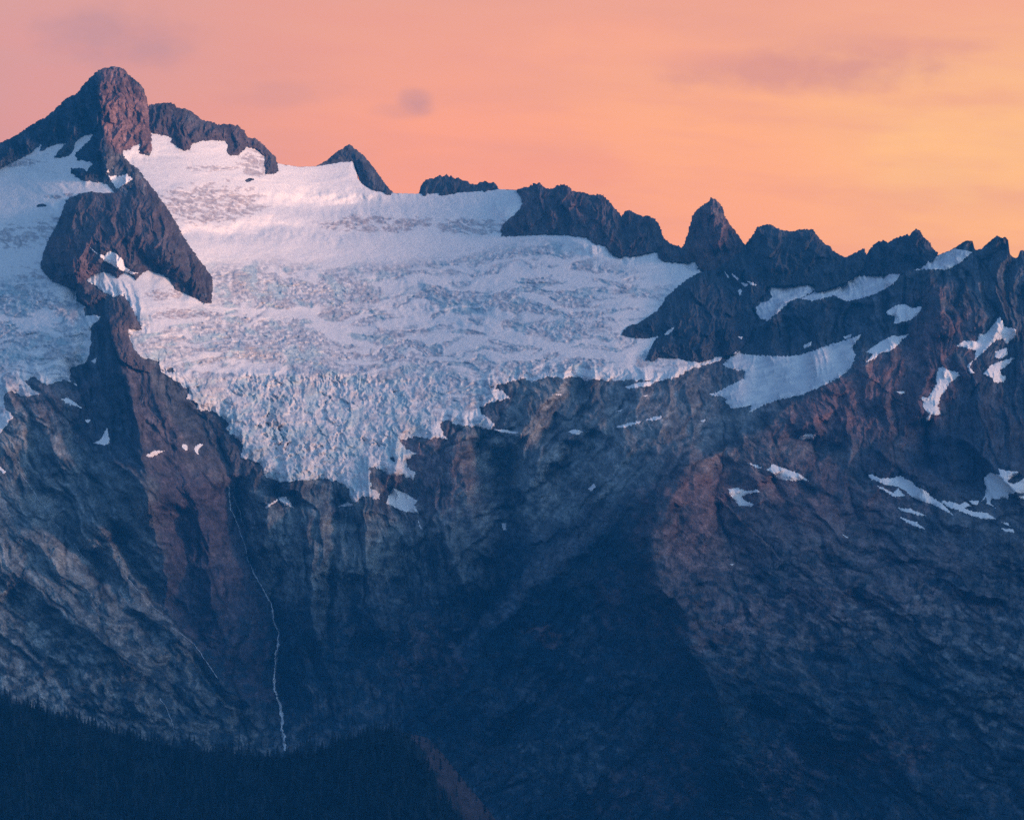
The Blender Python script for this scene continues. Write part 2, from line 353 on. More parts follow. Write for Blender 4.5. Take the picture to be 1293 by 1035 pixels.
# joints and small ribs that follow each face's fall line
crk_shade = np.zeros_like(U); brt = np.zeros_like(U)
rc = np.random.RandomState(21)
for k in range(1000):
    a, b = rc.rand() * 1380 - 60, 200 + rc.rand() * 860
    wq = [math.exp(-((a - f[0]) ** 2 + (b - f[1]) ** 2) / f[2] ** 2) for f in FR]
    an = math.radians(FR[int(np.argmax(wq))][3] + rc.randn() * 13 + (35 if rc.rand() < 0.12 else 0))
    bigf = k < 70
    ln_ = (110 + 170 * rc.rand()) if bigf else 25 + 110 * rc.rand() ** 2; pts = [(a, b)]
    for q in range(5):
        an += rc.randn() * 0.16
        pts.append((pts[-1][0] + math.cos(an) * ln_ / 5, pts[-1][1] + math.sin(an) * ln_ / 5))
    if rc.rand() < 0.62: am, l1, l2 = -(6 + 12 * rc.rand()), 1.3 + 2.4 * rc.rand(), 1.6 + 7 * rc.rand()
    else: am, l1, l2 = 6 + 14 * rc.rand(), 4 + 9 * rc.rand(), 2 + 7 * rc.rand()
    if bigf: am *= 2.0; l1 *= 2.4; l2 *= 2.4
    sl, dd, side, tt = seg_field(pts, 4.5 * max(l1, l2))
    if dd.size == 0: continue
    e_ = np.exp(-np.maximum(dd - 0.6, 0) / np.where(side > 0, l1, l2)) * sstep(0, 0.3, tt) * sstep(1.0, 0.6, tt)
    Rk[sl] += am * e_
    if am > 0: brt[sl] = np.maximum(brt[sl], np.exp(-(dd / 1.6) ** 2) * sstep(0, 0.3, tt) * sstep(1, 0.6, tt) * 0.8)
    if am < 0: crk_shade[sl] = np.maximum(crk_shade[sl], np.exp(-(dd / 1.4) ** 2) * sstep(0, 0.3, tt) * sstep(1, 0.6, tt) * min(1, -am / 8))
# ledges: gently stepped profile, dipping to the right
lg = (VW + 0.25 * UW) / 17 + fbm(U / 90, V / 90, 3, 95) * 1.5
Rk += (np.abs((lg % 1) - 0.5) * 2) ** 2 * 5.0 * np.clip(fbm(U / 60, V / 60, 2, 97) + 0.4, 0, 1)
Rk = Rk.astype(np.float32)

# ---------------------------------------------------------------- outlines
def sdf(poly, x, y):
    p = np.array(poly, dtype=np.float32); n = len(p)
    best = np.full(x.shape, 1e9, np.float32); ins = np.zeros(x.shape, bool)
    for i in range(n):
        ax, ay = p[i]; bx, by = p[(i + 1) % n]
        dx, dy = bx - ax, by - ay
        t = np.clip(((x - ax) * dx + (y - ay) * dy) / (dx * dx + dy * dy + 1e-6), 0, 1)
        best = np.minimum(best, (x - ax - t * dx) ** 2 + (y - ay - t * dy) ** 2)
        if ay != by:
            ins ^= ((ay > y) != (by > y)) & (x < dx * (y - ay) / dy + ax)
    best = np.sqrt(best)
    return np.where(ins, best, -best)
def samp(R, x, y):
    x = np.clip(x - U0, 0, R.shape[1] - 1.001); y = np.clip(y - V0, 0, R.shape[0] - 1.001)
    xi = x.astype(int); yi = y.astype(int); fx = x - xi; fy = y - yi
    if R.ndim == 3: fx = fx[..., None]; fy = fy[..., None]
    return (R[yi, xi] * (1 - fx) + R[yi, xi + 1] * fx) * (1 - fy) + (R[yi + 1, xi] * (1 - fx) + R[yi + 1, xi + 1] * fx) * fy
def world(x, y, D):
    return np.stack([(x - CX) / F * D, D, CZ + (CY - y) / F * D], -1)

# ---------------------------------------------------------------- materials
def material(name, rough=0.9, bump=0.5, bscale=0.05, bdist=2.0, var=0.25, spec=0.2):
    m = bpy.data.materials.new(name); m.use_nodes = True
    t = m.node_tree; b = t.nodes['Principled BSDF']
    at = t.nodes.new('ShaderNodeAttribute'); at.attribute_name = 'albedo'
    co = t.nodes.new('ShaderNodeTexCoord')
    n1 = t.nodes.new('ShaderNodeTexNoise'); n1.inputs['Scale'].default_value = bscale; n1.inputs['Detail'].default_value = 8; n1.inputs['Roughness'].default_value = 0.65
    t.links.new(co.outputs['Object'], n1.inputs['Vector'])
    mr = t.nodes.new('ShaderNodeMapRange'); mr.inputs['From Min'].default_value = 0.3; mr.inputs['From Max'].default_value = 0.7
    mr.inputs['To Min'].default_value = 1 - var; mr.inputs['To Max'].default_value = 1 + var
    t.links.new(n1.outputs[0], mr.inputs['Value'])
    mx = t.nodes.new('ShaderNodeVectorMath'); mx.operation = 'SCALE'
    t.links.new(at.outputs['Color'], mx.inputs[0]); t.links.new(mr.outputs[0], mx.inputs['Scale'])
    t.links.new(mx.outputs[0], b.inputs['Base Color'])
    bp = t.nodes.new('ShaderNodeBump'); bp.inputs['Strength'].default_value = bump; bp.inputs['Distance'].default_value = bdist
    t.links.new(n1.outputs[0], bp.inputs['Height']); t.links.new(bp.outputs[0], b.inputs['Normal'])
    b.inputs['Roughness'].default_value = rough
    b.inputs['Specular IOR Level'].default_value = spec
    return m
M_ROCK = material('rock', 0.92, 0.8, 0.22, 2.2, 0.45, 0.1)
M_SNOW = material('snow', 0.75, 0.25, 0.06, 2.0, 0.04, 0.2)
M_ICE = material('glacier_ice', 0.6, 0.5, 0.10, 4.0, 0.08, 0.3)
M_WATER = material('white_water', 0.4, 0.3, 0.3, 1.0, 0.1, 0.4)
M_TREE = material('conifer_needles', 0.95, 0.3, 0.5, 1.0, 0.35, 0.05)

# ---------------------------------------------------------------- mesh from a grid
def put_mesh(name, verts, quads, colr, mat, smooth=True, tris=None):
    me = bpy.data.meshes.new(name)
    nq = len(quads); nt = 0 if tris is None else len(tris)
    me.vertices.add(len(verts)); me.vertices.foreach_set('co', np.ascontiguousarray(verts, np.float32).ravel())
    li = quads.ravel().astype(np.int32) if nq else np.zeros(0, np.int32)
    st = np.arange(nq, dtype=np.int32) * 4
    if nt:
        st = np.concatenate([st, nq * 4 + np.arange(nt, dtype=np.int32) * 3]); li = np.concatenate([li, tris.ravel().astype(np.int32)])
    me.loops.add(len(li)); me.loops.foreach_set('vertex_index', li)
    me.polygons.add(nq + nt); me.polygons.foreach_set('loop_start', st)
    me.polygons.foreach_set('use_smooth', np.full(nq + nt, smooth))
    if colr is not None:
        a = me.attributes.new('albedo', 'FLOAT_COLOR', 'POINT')
        cc = np.ones((len(verts), 4), np.float32); cc[:, :3] = colr
        a.data.foreach_set('color', cc.ravel())
    me.update(calc_edges=True)
    me.materials.append(mat)
    o = bpy.data.objects.new(name, me)
    return o
def link(o, label=None, cat=None, group=None, kind=None, parent=None):
    C.objects.link(o)
    if label: o['label'] = label
    if cat: o['category'] = cat
    if group: o['group'] = group
    if kind: o['kind'] = kind
    if parent: o.parent = parent
    return o

def patch(name, poly, D_of, col_of, mat, step=1.0, rough=0.8, rs=6.0, back=30.0, smooth=True, seed=0, holes=(), sky_soft=False):
    """one solid piece: front face shaped by D_of(s, x, y), outline = poly roughened, and sides that run back into the hill"""
    p = np.array(poly, np.float32)
    xs = np.arange(max(p[:, 0].min() - 3, U0 + 1), min(p[:, 0].max() + 3, U1 - 1), step); ys = np.arange(p[:, 1].min() - 3, p[:, 1].max() + 3, step)
    x, y = np.meshgrid(xs.astype(np.float32), ys.astype(np.float32))
    s = sdf(poly, x, y)
    for h in holes:
        s = np.minimum(s, -sdf(h, x, y))
    s = s + (fbm(x / rs, y / rs, 3, 200 + seed) + 0.35 * fbm(x / (rs * .4), y / (rs * .5), 2, 201 + seed)) * rough * (0.25 + 0.75 * sstep(225, 330, y) if sky_soft else 1.0)
    gy, gx = np.gradient(s, step)
    gn = gx * gx + gy * gy + 1e-3
    sn = s > 0
    f = sn[:-1, :-1] | sn[1:, :-1] | sn[:-1, 1:] | sn[1:, 1:]
    out = s < 0
    mv = np.clip(-s / np.maximum(gn, 0.3), 0, step * 1.0) * out
    x2 = x + gx * mv; y2 = y + gy * mv
    s2 = np.maximum(s, 0)
    D = D_of(s2, x2, y2)
    colr = col_of(s2, x2, y2)
    ny, nx = x.shape
    idx = np.arange(ny * nx).reshape(ny, nx)
    q = np.stack([idx[:-1, :-1], idx[1:, :-1], idx[1:, 1:], idx[:-1, 1:]], -1)[f]
    used = np.unique(q)
    # the largest connected piece plus anything else inside: keep all
    remap = np.full(ny * nx, -1, np.int64); remap[used] = np.arange(len(used))
    q = remap[q]
    W3 = world(x2.ravel()[used], y2.ravel()[used], D.ravel()[used].astype(np.float64))
    cc = colr.reshape(-1, 3)[used]
    e = np.concatenate([q[:, [0, 1]], q[:, [1, 2]], q[:, [2, 3]], q[:, [3, 0]]])
    key = np.minimum(e[:, 0], e[:, 1]) * (len(used) + 1) + np.maximum(e[:, 0], e[:, 1])
    _, inv, cnt = np.unique(key, return_inverse=True, return_counts=True)
    be = e[cnt[inv] == 1]
    bv = np.unique(be); rm = np.full(len(used), -1, np.int64); rm[bv] = np.arange(len(bv)) + len(used)
    cen = W3.mean(0)
    back_v = W3[bv].copy()
    back_v[:, 1] += back; back_v[:, 0] += (cen[0] - back_v[:, 0]) * min(0.12, back / 900.0); back_v[:, 2] -= back * 0.25
    q2 = np.stack([be[:, 1], be[:, 0], rm[be[:, 0]], rm[be[:, 1]]], -1)
    o = put_mesh(name, np.concatenate([W3, back_v]), np.concatenate([q, q2]), np.concatenate([cc, cc[bv]]), mat, smooth and mat is not M_ROCK)
    return o

# ---------------------------------------------------------------- glacier outlines
G_MAIN = P("150,192 150,165 175,150 215,165 260,168 310,180 345,205 352,207 378,211 400,210 430,205 445,204 452,226 460,235 475,242 497,244 530,245 565,244 600,242 632,239 655,241 660,250 668,262 672,285 700,292 742,294 790,316 832,316 850,326 880,328 884,331 880,340 893,341 905,339 913,336 914,341 895,350 880,370 870,400 880,440 900,446 915,447 909,454 893,461 868,467 857,476 827,481 790,479 777,481 754,479 729,476 710,477 690,476 674,481 660,478 643,483 617,488 635,493 644,502 623,507 605,514 607,522 624,535 621,542 596,538 576,536 561,530 554,536 564,554 551,552 541,554 526,550 514,555 504,554 512,566 525,573 512,582 514,590 524,596 522,606 510,600 500,599 493,600 479,591 466,589 467,604 468,615 479,624 481,631 464,626 454,629 448,635 442,629 439,614 425,608 413,605 406,603 392,606 373,606 353,609 336,602 328,584 304,578 307,561 286,542 289,534 275,522 267,518 249,518 250,509 236,503 239,492 217,478 203,468 200,454 173,448 164,431 159,413 180,415 173,403 164,384 156,373 145,376 134,371 109,353 120,344 130,320 150,290 160,260 150,230")
G_LEFT = P("-66,150 0,185 60,165 130,160 140,200 150,240 120,280 110,330 100,345 96,363 96,380 107,387 107,399 128,399 116,412 114,434 111,456 89,465 88,479 103,491 92,484 81,479 58,486 43,476 28,481 50,498 31,501 14,493 4,500 6,515 17,526 3,543 -10,552 -66,575")
# skyline of the main mountain (behind the crags that stand on it)
SKY = np.array(P("-70,205 0,192 45,172 100,150 150,160 185,160 192,168 215,170 250,172 290,190 330,196 345,204 352,207 378,211 400,210 430,205 445,204 452,228 460,236 475,242 497,244 530,245 565,244 600,242 632,239 655,240 662,252 672,268 700,280 742,284 790,300 832,310 860,318 890,322 912,331 925,330 945,330 975,340 1060,345 1085,345 1128,345 1140,344 1156,340 1184,322 1200,316 1214,307 1219,304 1228,304 1231,316 1240,314 1248,306 1256,300 1259,297 1262,299 1266,301 1270,299 1273,303 1275,320 1281,326 1287,324 1288,317 1292,315 1296,322 1310,318 1325,328 1363,340"))
sg1 = np.full(U.shape, -99, np.float32)
wA = (slice(100, 620), slice(0, 1010))
sg1[wA] = sdf(G_MAIN, U[wA], V[wA]); sgl = np.full(U.shape, -99, np.float32)
wB = (slice(90, 560), slice(0, 240))
sgl[wB] = sdf(G_LEFT, U[wB], V[wB])
sG = np.maximum(sg1, sgl)
inside = sstep(-1, 26, sG)
inside = np.maximum(inside, sstep(345, 300, V) * sstep(900, 860, U))
D_M = Dsm + -Rk * (1 - inside)
D_M = D_M + 0.0
COMP = D_M.copy()                                        # what shows so far: later pieces rest on it

# ---------------------------------------------------------------- rock colour (mineral, lichen and forest; crack and west-side shade painted in)
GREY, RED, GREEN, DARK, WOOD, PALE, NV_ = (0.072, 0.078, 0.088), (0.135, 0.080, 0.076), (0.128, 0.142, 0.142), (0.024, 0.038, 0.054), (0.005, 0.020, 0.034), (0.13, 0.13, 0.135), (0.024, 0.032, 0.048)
ALB = np.empty(U.shape + (3,), np.float32); ALB[:] = GREY
ZN = [  # u, v, ru, rv, colour, strength
 (90, 520, 90, 50, RED, .5), (60, 700, 160, 190, GREEN, .8), (120, 820, 220, 100, GREEN, .6), (30, 520, 60, 50, PALE, .35), (160, 540, 50, 90, DARK, .5), (260, 700, 70, 180, RED, .25),
 (250, 760, 90, 130, DARK, .45), (260, 540, 50, 50, DARK, .6), (430, 690, 140, 80, GREEN, .9), (560, 610, 70, 90, RED, .45), (470, 820, 180, 90, DARK, .6), (330, 860, 70, 110, WOOD, .45),
 (440, 860, 140, 70, WOOD, .5), (730, 570, 150, 100, GREEN, .95), (570, 700, 60, 70, GREEN, .7), (720, 510, 110, 40, PALE, .25), (650, 760, 110, 90, DARK, .55), (700, 790, 110, 90, WOOD, .75), (800, 700, 70, 90, WOOD, .75),
 (700, 900, 190, 110, WOOD, .8), (860, 880, 100, 90, WOOD, .6), (900, 660, 90, 90, RED, .8), (1000, 640, 170, 90, RED, .75), (1020, 750, 230, 100, RED, .6), (960, 700, 60, 60, GREEN, .35),
 (1180, 470, 50, 110, RED, .8), (1040, 500, 90, 45, RED, .7), (1100, 700, 160, 60, GREY, .5), (1230, 420, 90, 110, DARK, .35), (1250, 560, 70, 60, DARK, .45), (1120, 590, 60, 40, DARK, .5),
 (930, 400, 120, 50, DARK, .45), (1040, 410, 60, 30, DARK, .5), (1150, 830, 200, 60, GREEN, .4), (1060, 900, 250, 80, WOOD, .5), (1200, 990, 200, 80, WOOD, .65), (900, 1000, 220, 80, WOOD, .6),
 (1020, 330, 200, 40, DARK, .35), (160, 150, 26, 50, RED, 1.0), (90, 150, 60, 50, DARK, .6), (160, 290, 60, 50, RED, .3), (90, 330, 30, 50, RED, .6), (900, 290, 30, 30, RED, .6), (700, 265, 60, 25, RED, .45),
 (860, 570, 200, 30, GREEN, .5), (840, 480, 120, 30, GREY, .5), (860, 650, 40, 40, RED, .6), (830, 720, 24, 60, PALE, .2), (270, 190, 90, 30, RED, .35), (240, 900, 60, 60, WOOD, .3)]
zn1 = fbm(U / 38, V / 30, 5, 300, 0.6); zn2 = fbm(U / 12, V / 10, 4, 310, 0.65); zst = ridged(UW / 60, VW / 20, 5, 320, 0.6)
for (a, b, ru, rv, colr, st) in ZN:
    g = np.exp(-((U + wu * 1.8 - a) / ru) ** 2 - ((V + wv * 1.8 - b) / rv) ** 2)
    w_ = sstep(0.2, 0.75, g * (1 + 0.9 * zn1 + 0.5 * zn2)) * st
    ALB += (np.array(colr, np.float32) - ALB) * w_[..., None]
ZP = [("765,643 778,650 724,700 709,724 672,742 652,765 605,805 560,845 545,840 600,790 650,742 680,705 720,675", (0.11, 0.115, 0.125), .6, 5), ("760,500 880,470 1000,520 900,570 830,600 700,640 640,620 650,540 700,500", (0.135, 0.138, 0.140), .62, 18),
      ("1005,815 1090,820 1160,835 1230,880 1180,900 1090,870 1020,850", WOOD, .7, 10), ("1167,528 1205,548 1245,590 1240,625 1170,628 1140,600", NV_, .6, 7),
      ("842,603 827,646 823,677 819,707 831,738 854,754 873,781 877,827 893,843 904,889 925,960 960,1120 470,1120 505,905 537,880 562,851 605,814 648,773 670,742 707,724 720,696 763,662 778,637 828,622", WOOD, .52, 4),
      ("131,84 156,85 188,124 196,190 178,196 150,192 134,186 126,150 124,110", RED, .95, 3), ("-66,205 0,181 61,146 104,110 131,84 124,110 126,150 134,188 110,230 80,220 100,170 -66,230", NV_, .8, 3),  # second polygon: shade on the tower's west side painted into the colour
      ("139,376 172,400 165,431 200,500 228,540 240,600 200,600 180,590 165,500 140,420", (0.072, 0.060, 0.068), .75, 5), ("139,376 141,420 166,500 182,590 150,610 104,560 92,480 112,440 110,390", NV_, .55, 5),  # second polygon: spine's shaded west face painted dark
      ("-70,560 20,520 110,560 165,605 195,645 206,700 205,765 235,805 290,870 350,950 -70,950", (0.138, 0.150, 0.152), .6, 8),
      ("195,590 290,610 335,760 352,900 300,880 235,805 206,765 206,700 195,645", (0.046, 0.038, 0.050), .8, 10),
      ("830,560 905,565 960,560 1030,610 1010,680 960,720 900,760 862,800 832,745 824,700 842,640", (0.115, 0.078, 0.075), .5, 14),
      ("1150,380 1215,420 1200,470 1175,530 1110,560 1020,560 960,560 1000,510 1080,470 1140,430", (0.10, 0.062, 0.066), .55, 10),
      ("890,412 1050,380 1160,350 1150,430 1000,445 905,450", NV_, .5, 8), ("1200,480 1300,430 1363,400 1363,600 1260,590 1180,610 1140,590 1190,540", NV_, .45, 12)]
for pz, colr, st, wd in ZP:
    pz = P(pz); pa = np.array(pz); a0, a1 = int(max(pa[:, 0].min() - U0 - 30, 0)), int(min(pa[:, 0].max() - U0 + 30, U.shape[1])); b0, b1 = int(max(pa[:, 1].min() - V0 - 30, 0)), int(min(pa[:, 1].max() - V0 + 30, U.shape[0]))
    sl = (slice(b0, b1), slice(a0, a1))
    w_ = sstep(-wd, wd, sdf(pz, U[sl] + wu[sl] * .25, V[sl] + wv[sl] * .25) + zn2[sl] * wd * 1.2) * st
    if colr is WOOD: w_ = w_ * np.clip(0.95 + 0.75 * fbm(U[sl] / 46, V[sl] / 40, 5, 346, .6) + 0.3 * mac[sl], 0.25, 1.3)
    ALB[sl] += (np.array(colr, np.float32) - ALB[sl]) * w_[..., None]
for (a, b, ru, rv, colr, st) in [(690, 792, 24, 12, RED, .7), (742, 820, 26, 34, GREY, .6), (800, 900, 40, 60, GREY, .5), (660, 880, 60, 30, GREY, .5), (720, 960, 60, 40, GREEN, .35), (800, 1000, 60, 30, RED, .35), (620, 960, 50, 40, GREY, .4),
                                 (860, 960, 30, 60, RED, .35), (540, 830, 50, 40, RED, .35), (470, 900, 40, 24, GREY, .4), (765, 760, 20, 30, RED, .4), (1110, 950, 60, 30, RED, .4), (1230, 900, 50, 40, GREEN, .4), (1000, 980, 50, 40, RED, .35)]:
    g = np.exp(-((U + wu * 1.2 - a) / ru) ** 2 - ((V + wv * 1.2 - b) / rv) ** 2)
    w_ = sstep(0.15, 0.7, g * (1 + 0.8 * zn1 + 0.7 * zn2)) * st
    ALB += (np.array(colr, np.float32) - ALB) * w_[..., None]
ALB *= np.clip(1 + 0.30 * zn2 + 0.25 * zn1 + 0.15 * zst + 0.5 * mac - 0.85 * crk_shade + 0.45 * brt, 0.22, 2.6)[..., None]  # shade of cracks painted dark into the colour, rib lines lightened
# scrub on the lower slopes, in dark clumps
scr = sstep(0.05, 0.35, fbm(UW / 16, VW / 12, 5, 330, 0.6) + 0.0011 * (V - 760)) * sstep(640, 800, V + 0.08 * (U - 640))
ALB += (np.array(WOOD, np.float32) * 1.2 - ALB) * (scr * 0.75)[..., None]
ALB *= np.clip(1 + 0.48 * fbm(U / 2.4, V / 2.0, 2, 341, .7) + 0.4 * facet(UW / 9, VW / 6, 342), 0.4, 1.8)[..., None]
ALB = np.clip(ALB * 1.22, 0.006, 0.4)

# ---------------------------------------------------------------- the mountain
NR = 760
mx = np.arange(U0 + 2, U1 - 2, 1.15)
topv = np.interp(mx, SKY[:, 0], SKY[:, 1]) + fbm(mx.astype(np.float32) / 5, mx.astype(np.float32) * 0, 3, 400) * np.where(mx > 1185, 1.2, 0.25)
tpar = np.linspace(0, 1, NR)[:, None]
my = (topv[None] + (V1 - 3 - topv[None]) * tpar).astype(np.float32)
mxx = np.broadcast_to(mx[None], my.shape).astype(np.float32)
Dm = samp(D_M, mxx, my).astype(np.float64)
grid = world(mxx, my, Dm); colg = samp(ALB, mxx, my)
back = []; 
for (dy, dz) in ((400, 160), (60, 20)):
    g = grid[:1].copy(); g[..., 1] += dy; g[..., 2] -= dz; back.append(g)
foot = []
for (dy, z) in ((-260, 380), (-1500, 300)):
    g = grid[-1:].copy(); g[..., 1] += dy; g[..., 2] = z; foot.append(g)
grid = np.concatenate(back + [grid] + foot); colg = np.concatenate([colg[:1]] * 2 + [colg] + [colg[-1:]] * 2)
for sgn in (1, -1):                                       # the slopes go on beyond both sides of the frame
    for k in (0.12, 0.35, 1.0):
        e = grid[:, -1:].copy() if sgn > 0 else grid[:, :1].copy()
        if k > 0.12: e = e0.copy()
        else: e0 = e.copy()
        e[..., 0] += sgn * 900 * k; e[..., 2] = np.maximum(e[..., 2] - 260 * k, 299.5)
        cc_ = colg[:, -1:] if sgn > 0 else colg[:, :1]
        if sgn > 0: grid = np.concatenate([grid, e], 1); colg = np.concatenate([colg, cc_], 1)
        else: grid = np.concatenate([e, grid], 1); colg = np.concatenate([cc_, colg], 1)
nr, nc = grid.shape[:2]
ix = np.arange(nr * nc).reshape(nr, nc)
qd = np.stack([ix[:-1, :-1], ix[1:, :-1], ix[1:, 1:], ix[:-1, 1:]], -1).reshape(-1, 4)
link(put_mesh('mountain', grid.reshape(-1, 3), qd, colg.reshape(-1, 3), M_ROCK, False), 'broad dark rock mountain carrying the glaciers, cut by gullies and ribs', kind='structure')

rx, ry = np.meshgrid(np.linspace(1950, 5200, 110), np.linspace(2600, 12200, 260))  # ridge added out of view, shaped to keep low sun off the lower slopes
rx32, ry32 = (rx / 100).astype(np.float32), (ry / 100).astype(np.float32)
dr = np.abs(rx - 3200 - 260 * fbm(ry32 / 9, rx32 * 0, 3, 1100)) / 1300.0
rz = 300 + 1560 * np.clip(1 - dr, 0, 1) ** 0.85 * sstep(2600, 3600, ry) * sstep(12200, 11200, ry) + ridged(rx32 / 7, ry32 / 9, 5, 1110) * 150 * np.clip(1.1 - dr, 0.0, 1)
rz = np.maximum(rz, 290)
ixr = np.arange(rz.size).reshape(rz.shape); qr = np.stack([ixr[:-1, :-1], ixr[:-1, 1:], ixr[1:, 1:], ixr[1:, :-1]], -1).reshape(-1, 4)
link(put_mesh('mountain', np.stack([rx, ry, rz], -1).reshape(-1, 3), qr, np.tile(np.array([[0.06, 0.07, 0.08]]), (rz.size, 1)), M_ROCK), 'unseen ridge added beyond the east side to shade the lower slopes', kind='structure')
gq = np.array([[[-8800, -1300, 300.5], [8800, -1300, 300.5]], [[-8800, 12600, 300.5], [8800, 12600, 300.5]]], np.float64).reshape(-1, 3)
link(put_mesh('ground', gq, np.array([[0, 1, 3, 2]]), np.tile(np.array([[0.012, 0.026, 0.034]]), (4, 1)), M_ROCK), kind='structure')

# ---------------------------------------------------------------- glaciers
def blob(x, y, a, b, ru, rv, n=0.0):
    return np.exp(-((x - a) / ru) ** 2 - ((y - b) / rv) ** 2)
IZ_POLY = P("262,338 330,331 420,338 500,336 580,324 650,312 700,306 770,335 850,362 830,400 800,420 838,456 870,462 760,475 640,480 610,540 540,560 520,600 450,640 330,610 240,500 165,440 168,400 230,400 272,384")
IL_POLY = P("-66,365 30,352 100,368 115,440 90,480 -66,560")
GB = [("185,398 240,404 300,398 345,392 400,404 460,414 520,408 580,402 640,396", 5, -1), ("372,386 400,402 425,424 480,436", 6, -1), ("560,446 620,424 680,432 740,448 800,452", 5, -1), ("628,414 676,431 740,448", 5, -1),
 ("250,462 310,470 380,474 440,478", 4, -1), ("520,350 600,352 700,345 780,350", 4, -1), ("660,372 720,392 800,396 830,390", 4, -1), ("700,350 760,362 840,352", 5, -1),
 ("406,342 470,336 540,330 606,324 659,316 700,314", 5, 1), ("698,394 754,397 801,391", 3, 1), ("640,404 660,414 690,410", 9, 1), ("706,380 740,378", 7, 1), ("760,364 800,362", 7, 1), ("648,438 690,438", 4, 1), ("300,350 360,372 420,380 470,372", 10, 1),
 ("480,440 520,455 560,470 600,500", 12, 1), ("290,440 340,452 400,450", 7, 1), ("560,380 620,374 680,366", 6, 1), ("0,300 40,294 80,300", 5, 1), ("0,384 60,378 100,390", 8, 1), ("0,420 60,430 100,440", 12, 1), ("0,402 50,408 80,424", 4, -1)]
def pdist(pts, x, y):
    p = np.array(P(pts), np.float32); best = np.full(x.shape, 1e9, np.float32)
    for i in range(len(p) - 1):
        dx, dy = p[i + 1] - p[i]
        t = np.clip(((x - p[i, 0]) * dx + (y - p[i, 1]) * dy) / (dx * dx + dy * dy), 0, 1)
        best = np.minimum(best, (x - p[i, 0] - t * dx) ** 2 + (y - p[i, 1] - t * dy) ** 2)
    return np.sqrt(best)
_gb = {}
def bands(x, y):
    if 'r' not in _gb:
        R = np.zeros(U.shape, np.float32); w = (slice(200, 620), slice(0, 1000)); xx, yy = U[w] + wu[w] * .35, V[w] + wv[w] * .35
        for pts, wd, sg in GB: R[w] += sg * np.exp(-(pdist(pts, xx, yy) / wd) ** 2)
        _gb['r'] = R
    return samp(_gb['r'], x, y)
def ice_fields(x, y):
    """amount of bare broken ice (0 smooth snow .. 1), serac amount"""
    iz = np.maximum(sstep(-14, 12, sdf(IZ_POLY, x, y)), sstep(-10, 8, sdf(IL_POLY, x, y)))
    wx = fbm(x / 60, y / 30, 4, 500) * 18; wy = fbm(x / 70, y / 36, 4, 510) * 12
    xw, yw = x + wx, y + wy
    band = fbm(xw / 78, (yw + 0.10 * xw) / 13, 5, 520, 0.55)                       # long, almost level bands
    thr = 0.02
    tongue = sstep(462, 486, y - 4 * np.sin(x / 33)) * sstep(590, 500, x) * sstep(225, 262, x) 
    left = blob(x, y, 330, 375, 90, 42) + blob(x, y, 330, 430, 90, 30)
    ice = iz * sstep(-0.22, 0.20, band * 0.8 + thr + 0.9 * tongue + 0.35 * left + 0.75 * bands(x, y) * (1 - tongue))
    # isolated crevassed patches on the smooth snow above
    def pt(a, b, ru, rv, k, sd):
        g = blob(x + wx * .4, y + wy * .3, a, b, ru, rv)
        return sstep(0.30, 0.48, g + k * fbm(x / 13, y / 5, 4, sd, 0.6)) * sstep(-0.35, -0.05, fbm((x + 2 * y) / 24, (y - .25 * x) / 5, 3, sd + 1) + 0.1)
    ex = np.maximum.reduce([pt(262, 258, 62, 24, .25, 530), pt(478, 283, 74, 10, .14, 540) , pt(600, 287, 46, 10, .2, 550), pt(318, 207, 16, 16, .2, 560), pt(20, 298, 34, 12, .3, 570),
                            pt(75, 290, 26, 14, .3, 580), pt(85, 247, 24, 5, .2, 590), pt(60, 345, 40, 10, .3, 595), pt(20, 205, 30, 5, .2, 600), pt(265, 212, 34, 4, .2, 605),
                            pt(205, 372, 24, 6, .2, 606), pt(235, 398, 40, 6, .3, 607)])
    return ice, ex, tongue, xw, yw, band
def wf_(x, y):
    return fbm(x / 22, y / 12, 3, 672) * 9
def arcs(x, y):
    """long curved crevasses"""
    ph = (y - 0.00042 * (x - 500) ** 2 + 15 * fbm(x / 110, y / 60, 3, 760)) / 7.5
    w = np.abs((ph % 1) - 0.5) * 2
    return sstep(0.66, 0.95, w + 0.15 * fbm(x / 12, y / 6, 2, 761)) * sstep(0.0, 0.25, fbm(x / 60, y / 22, 3, 762)) * sstep(-.2, .1, fbm(x / 18, ph * .7, 2, 763))
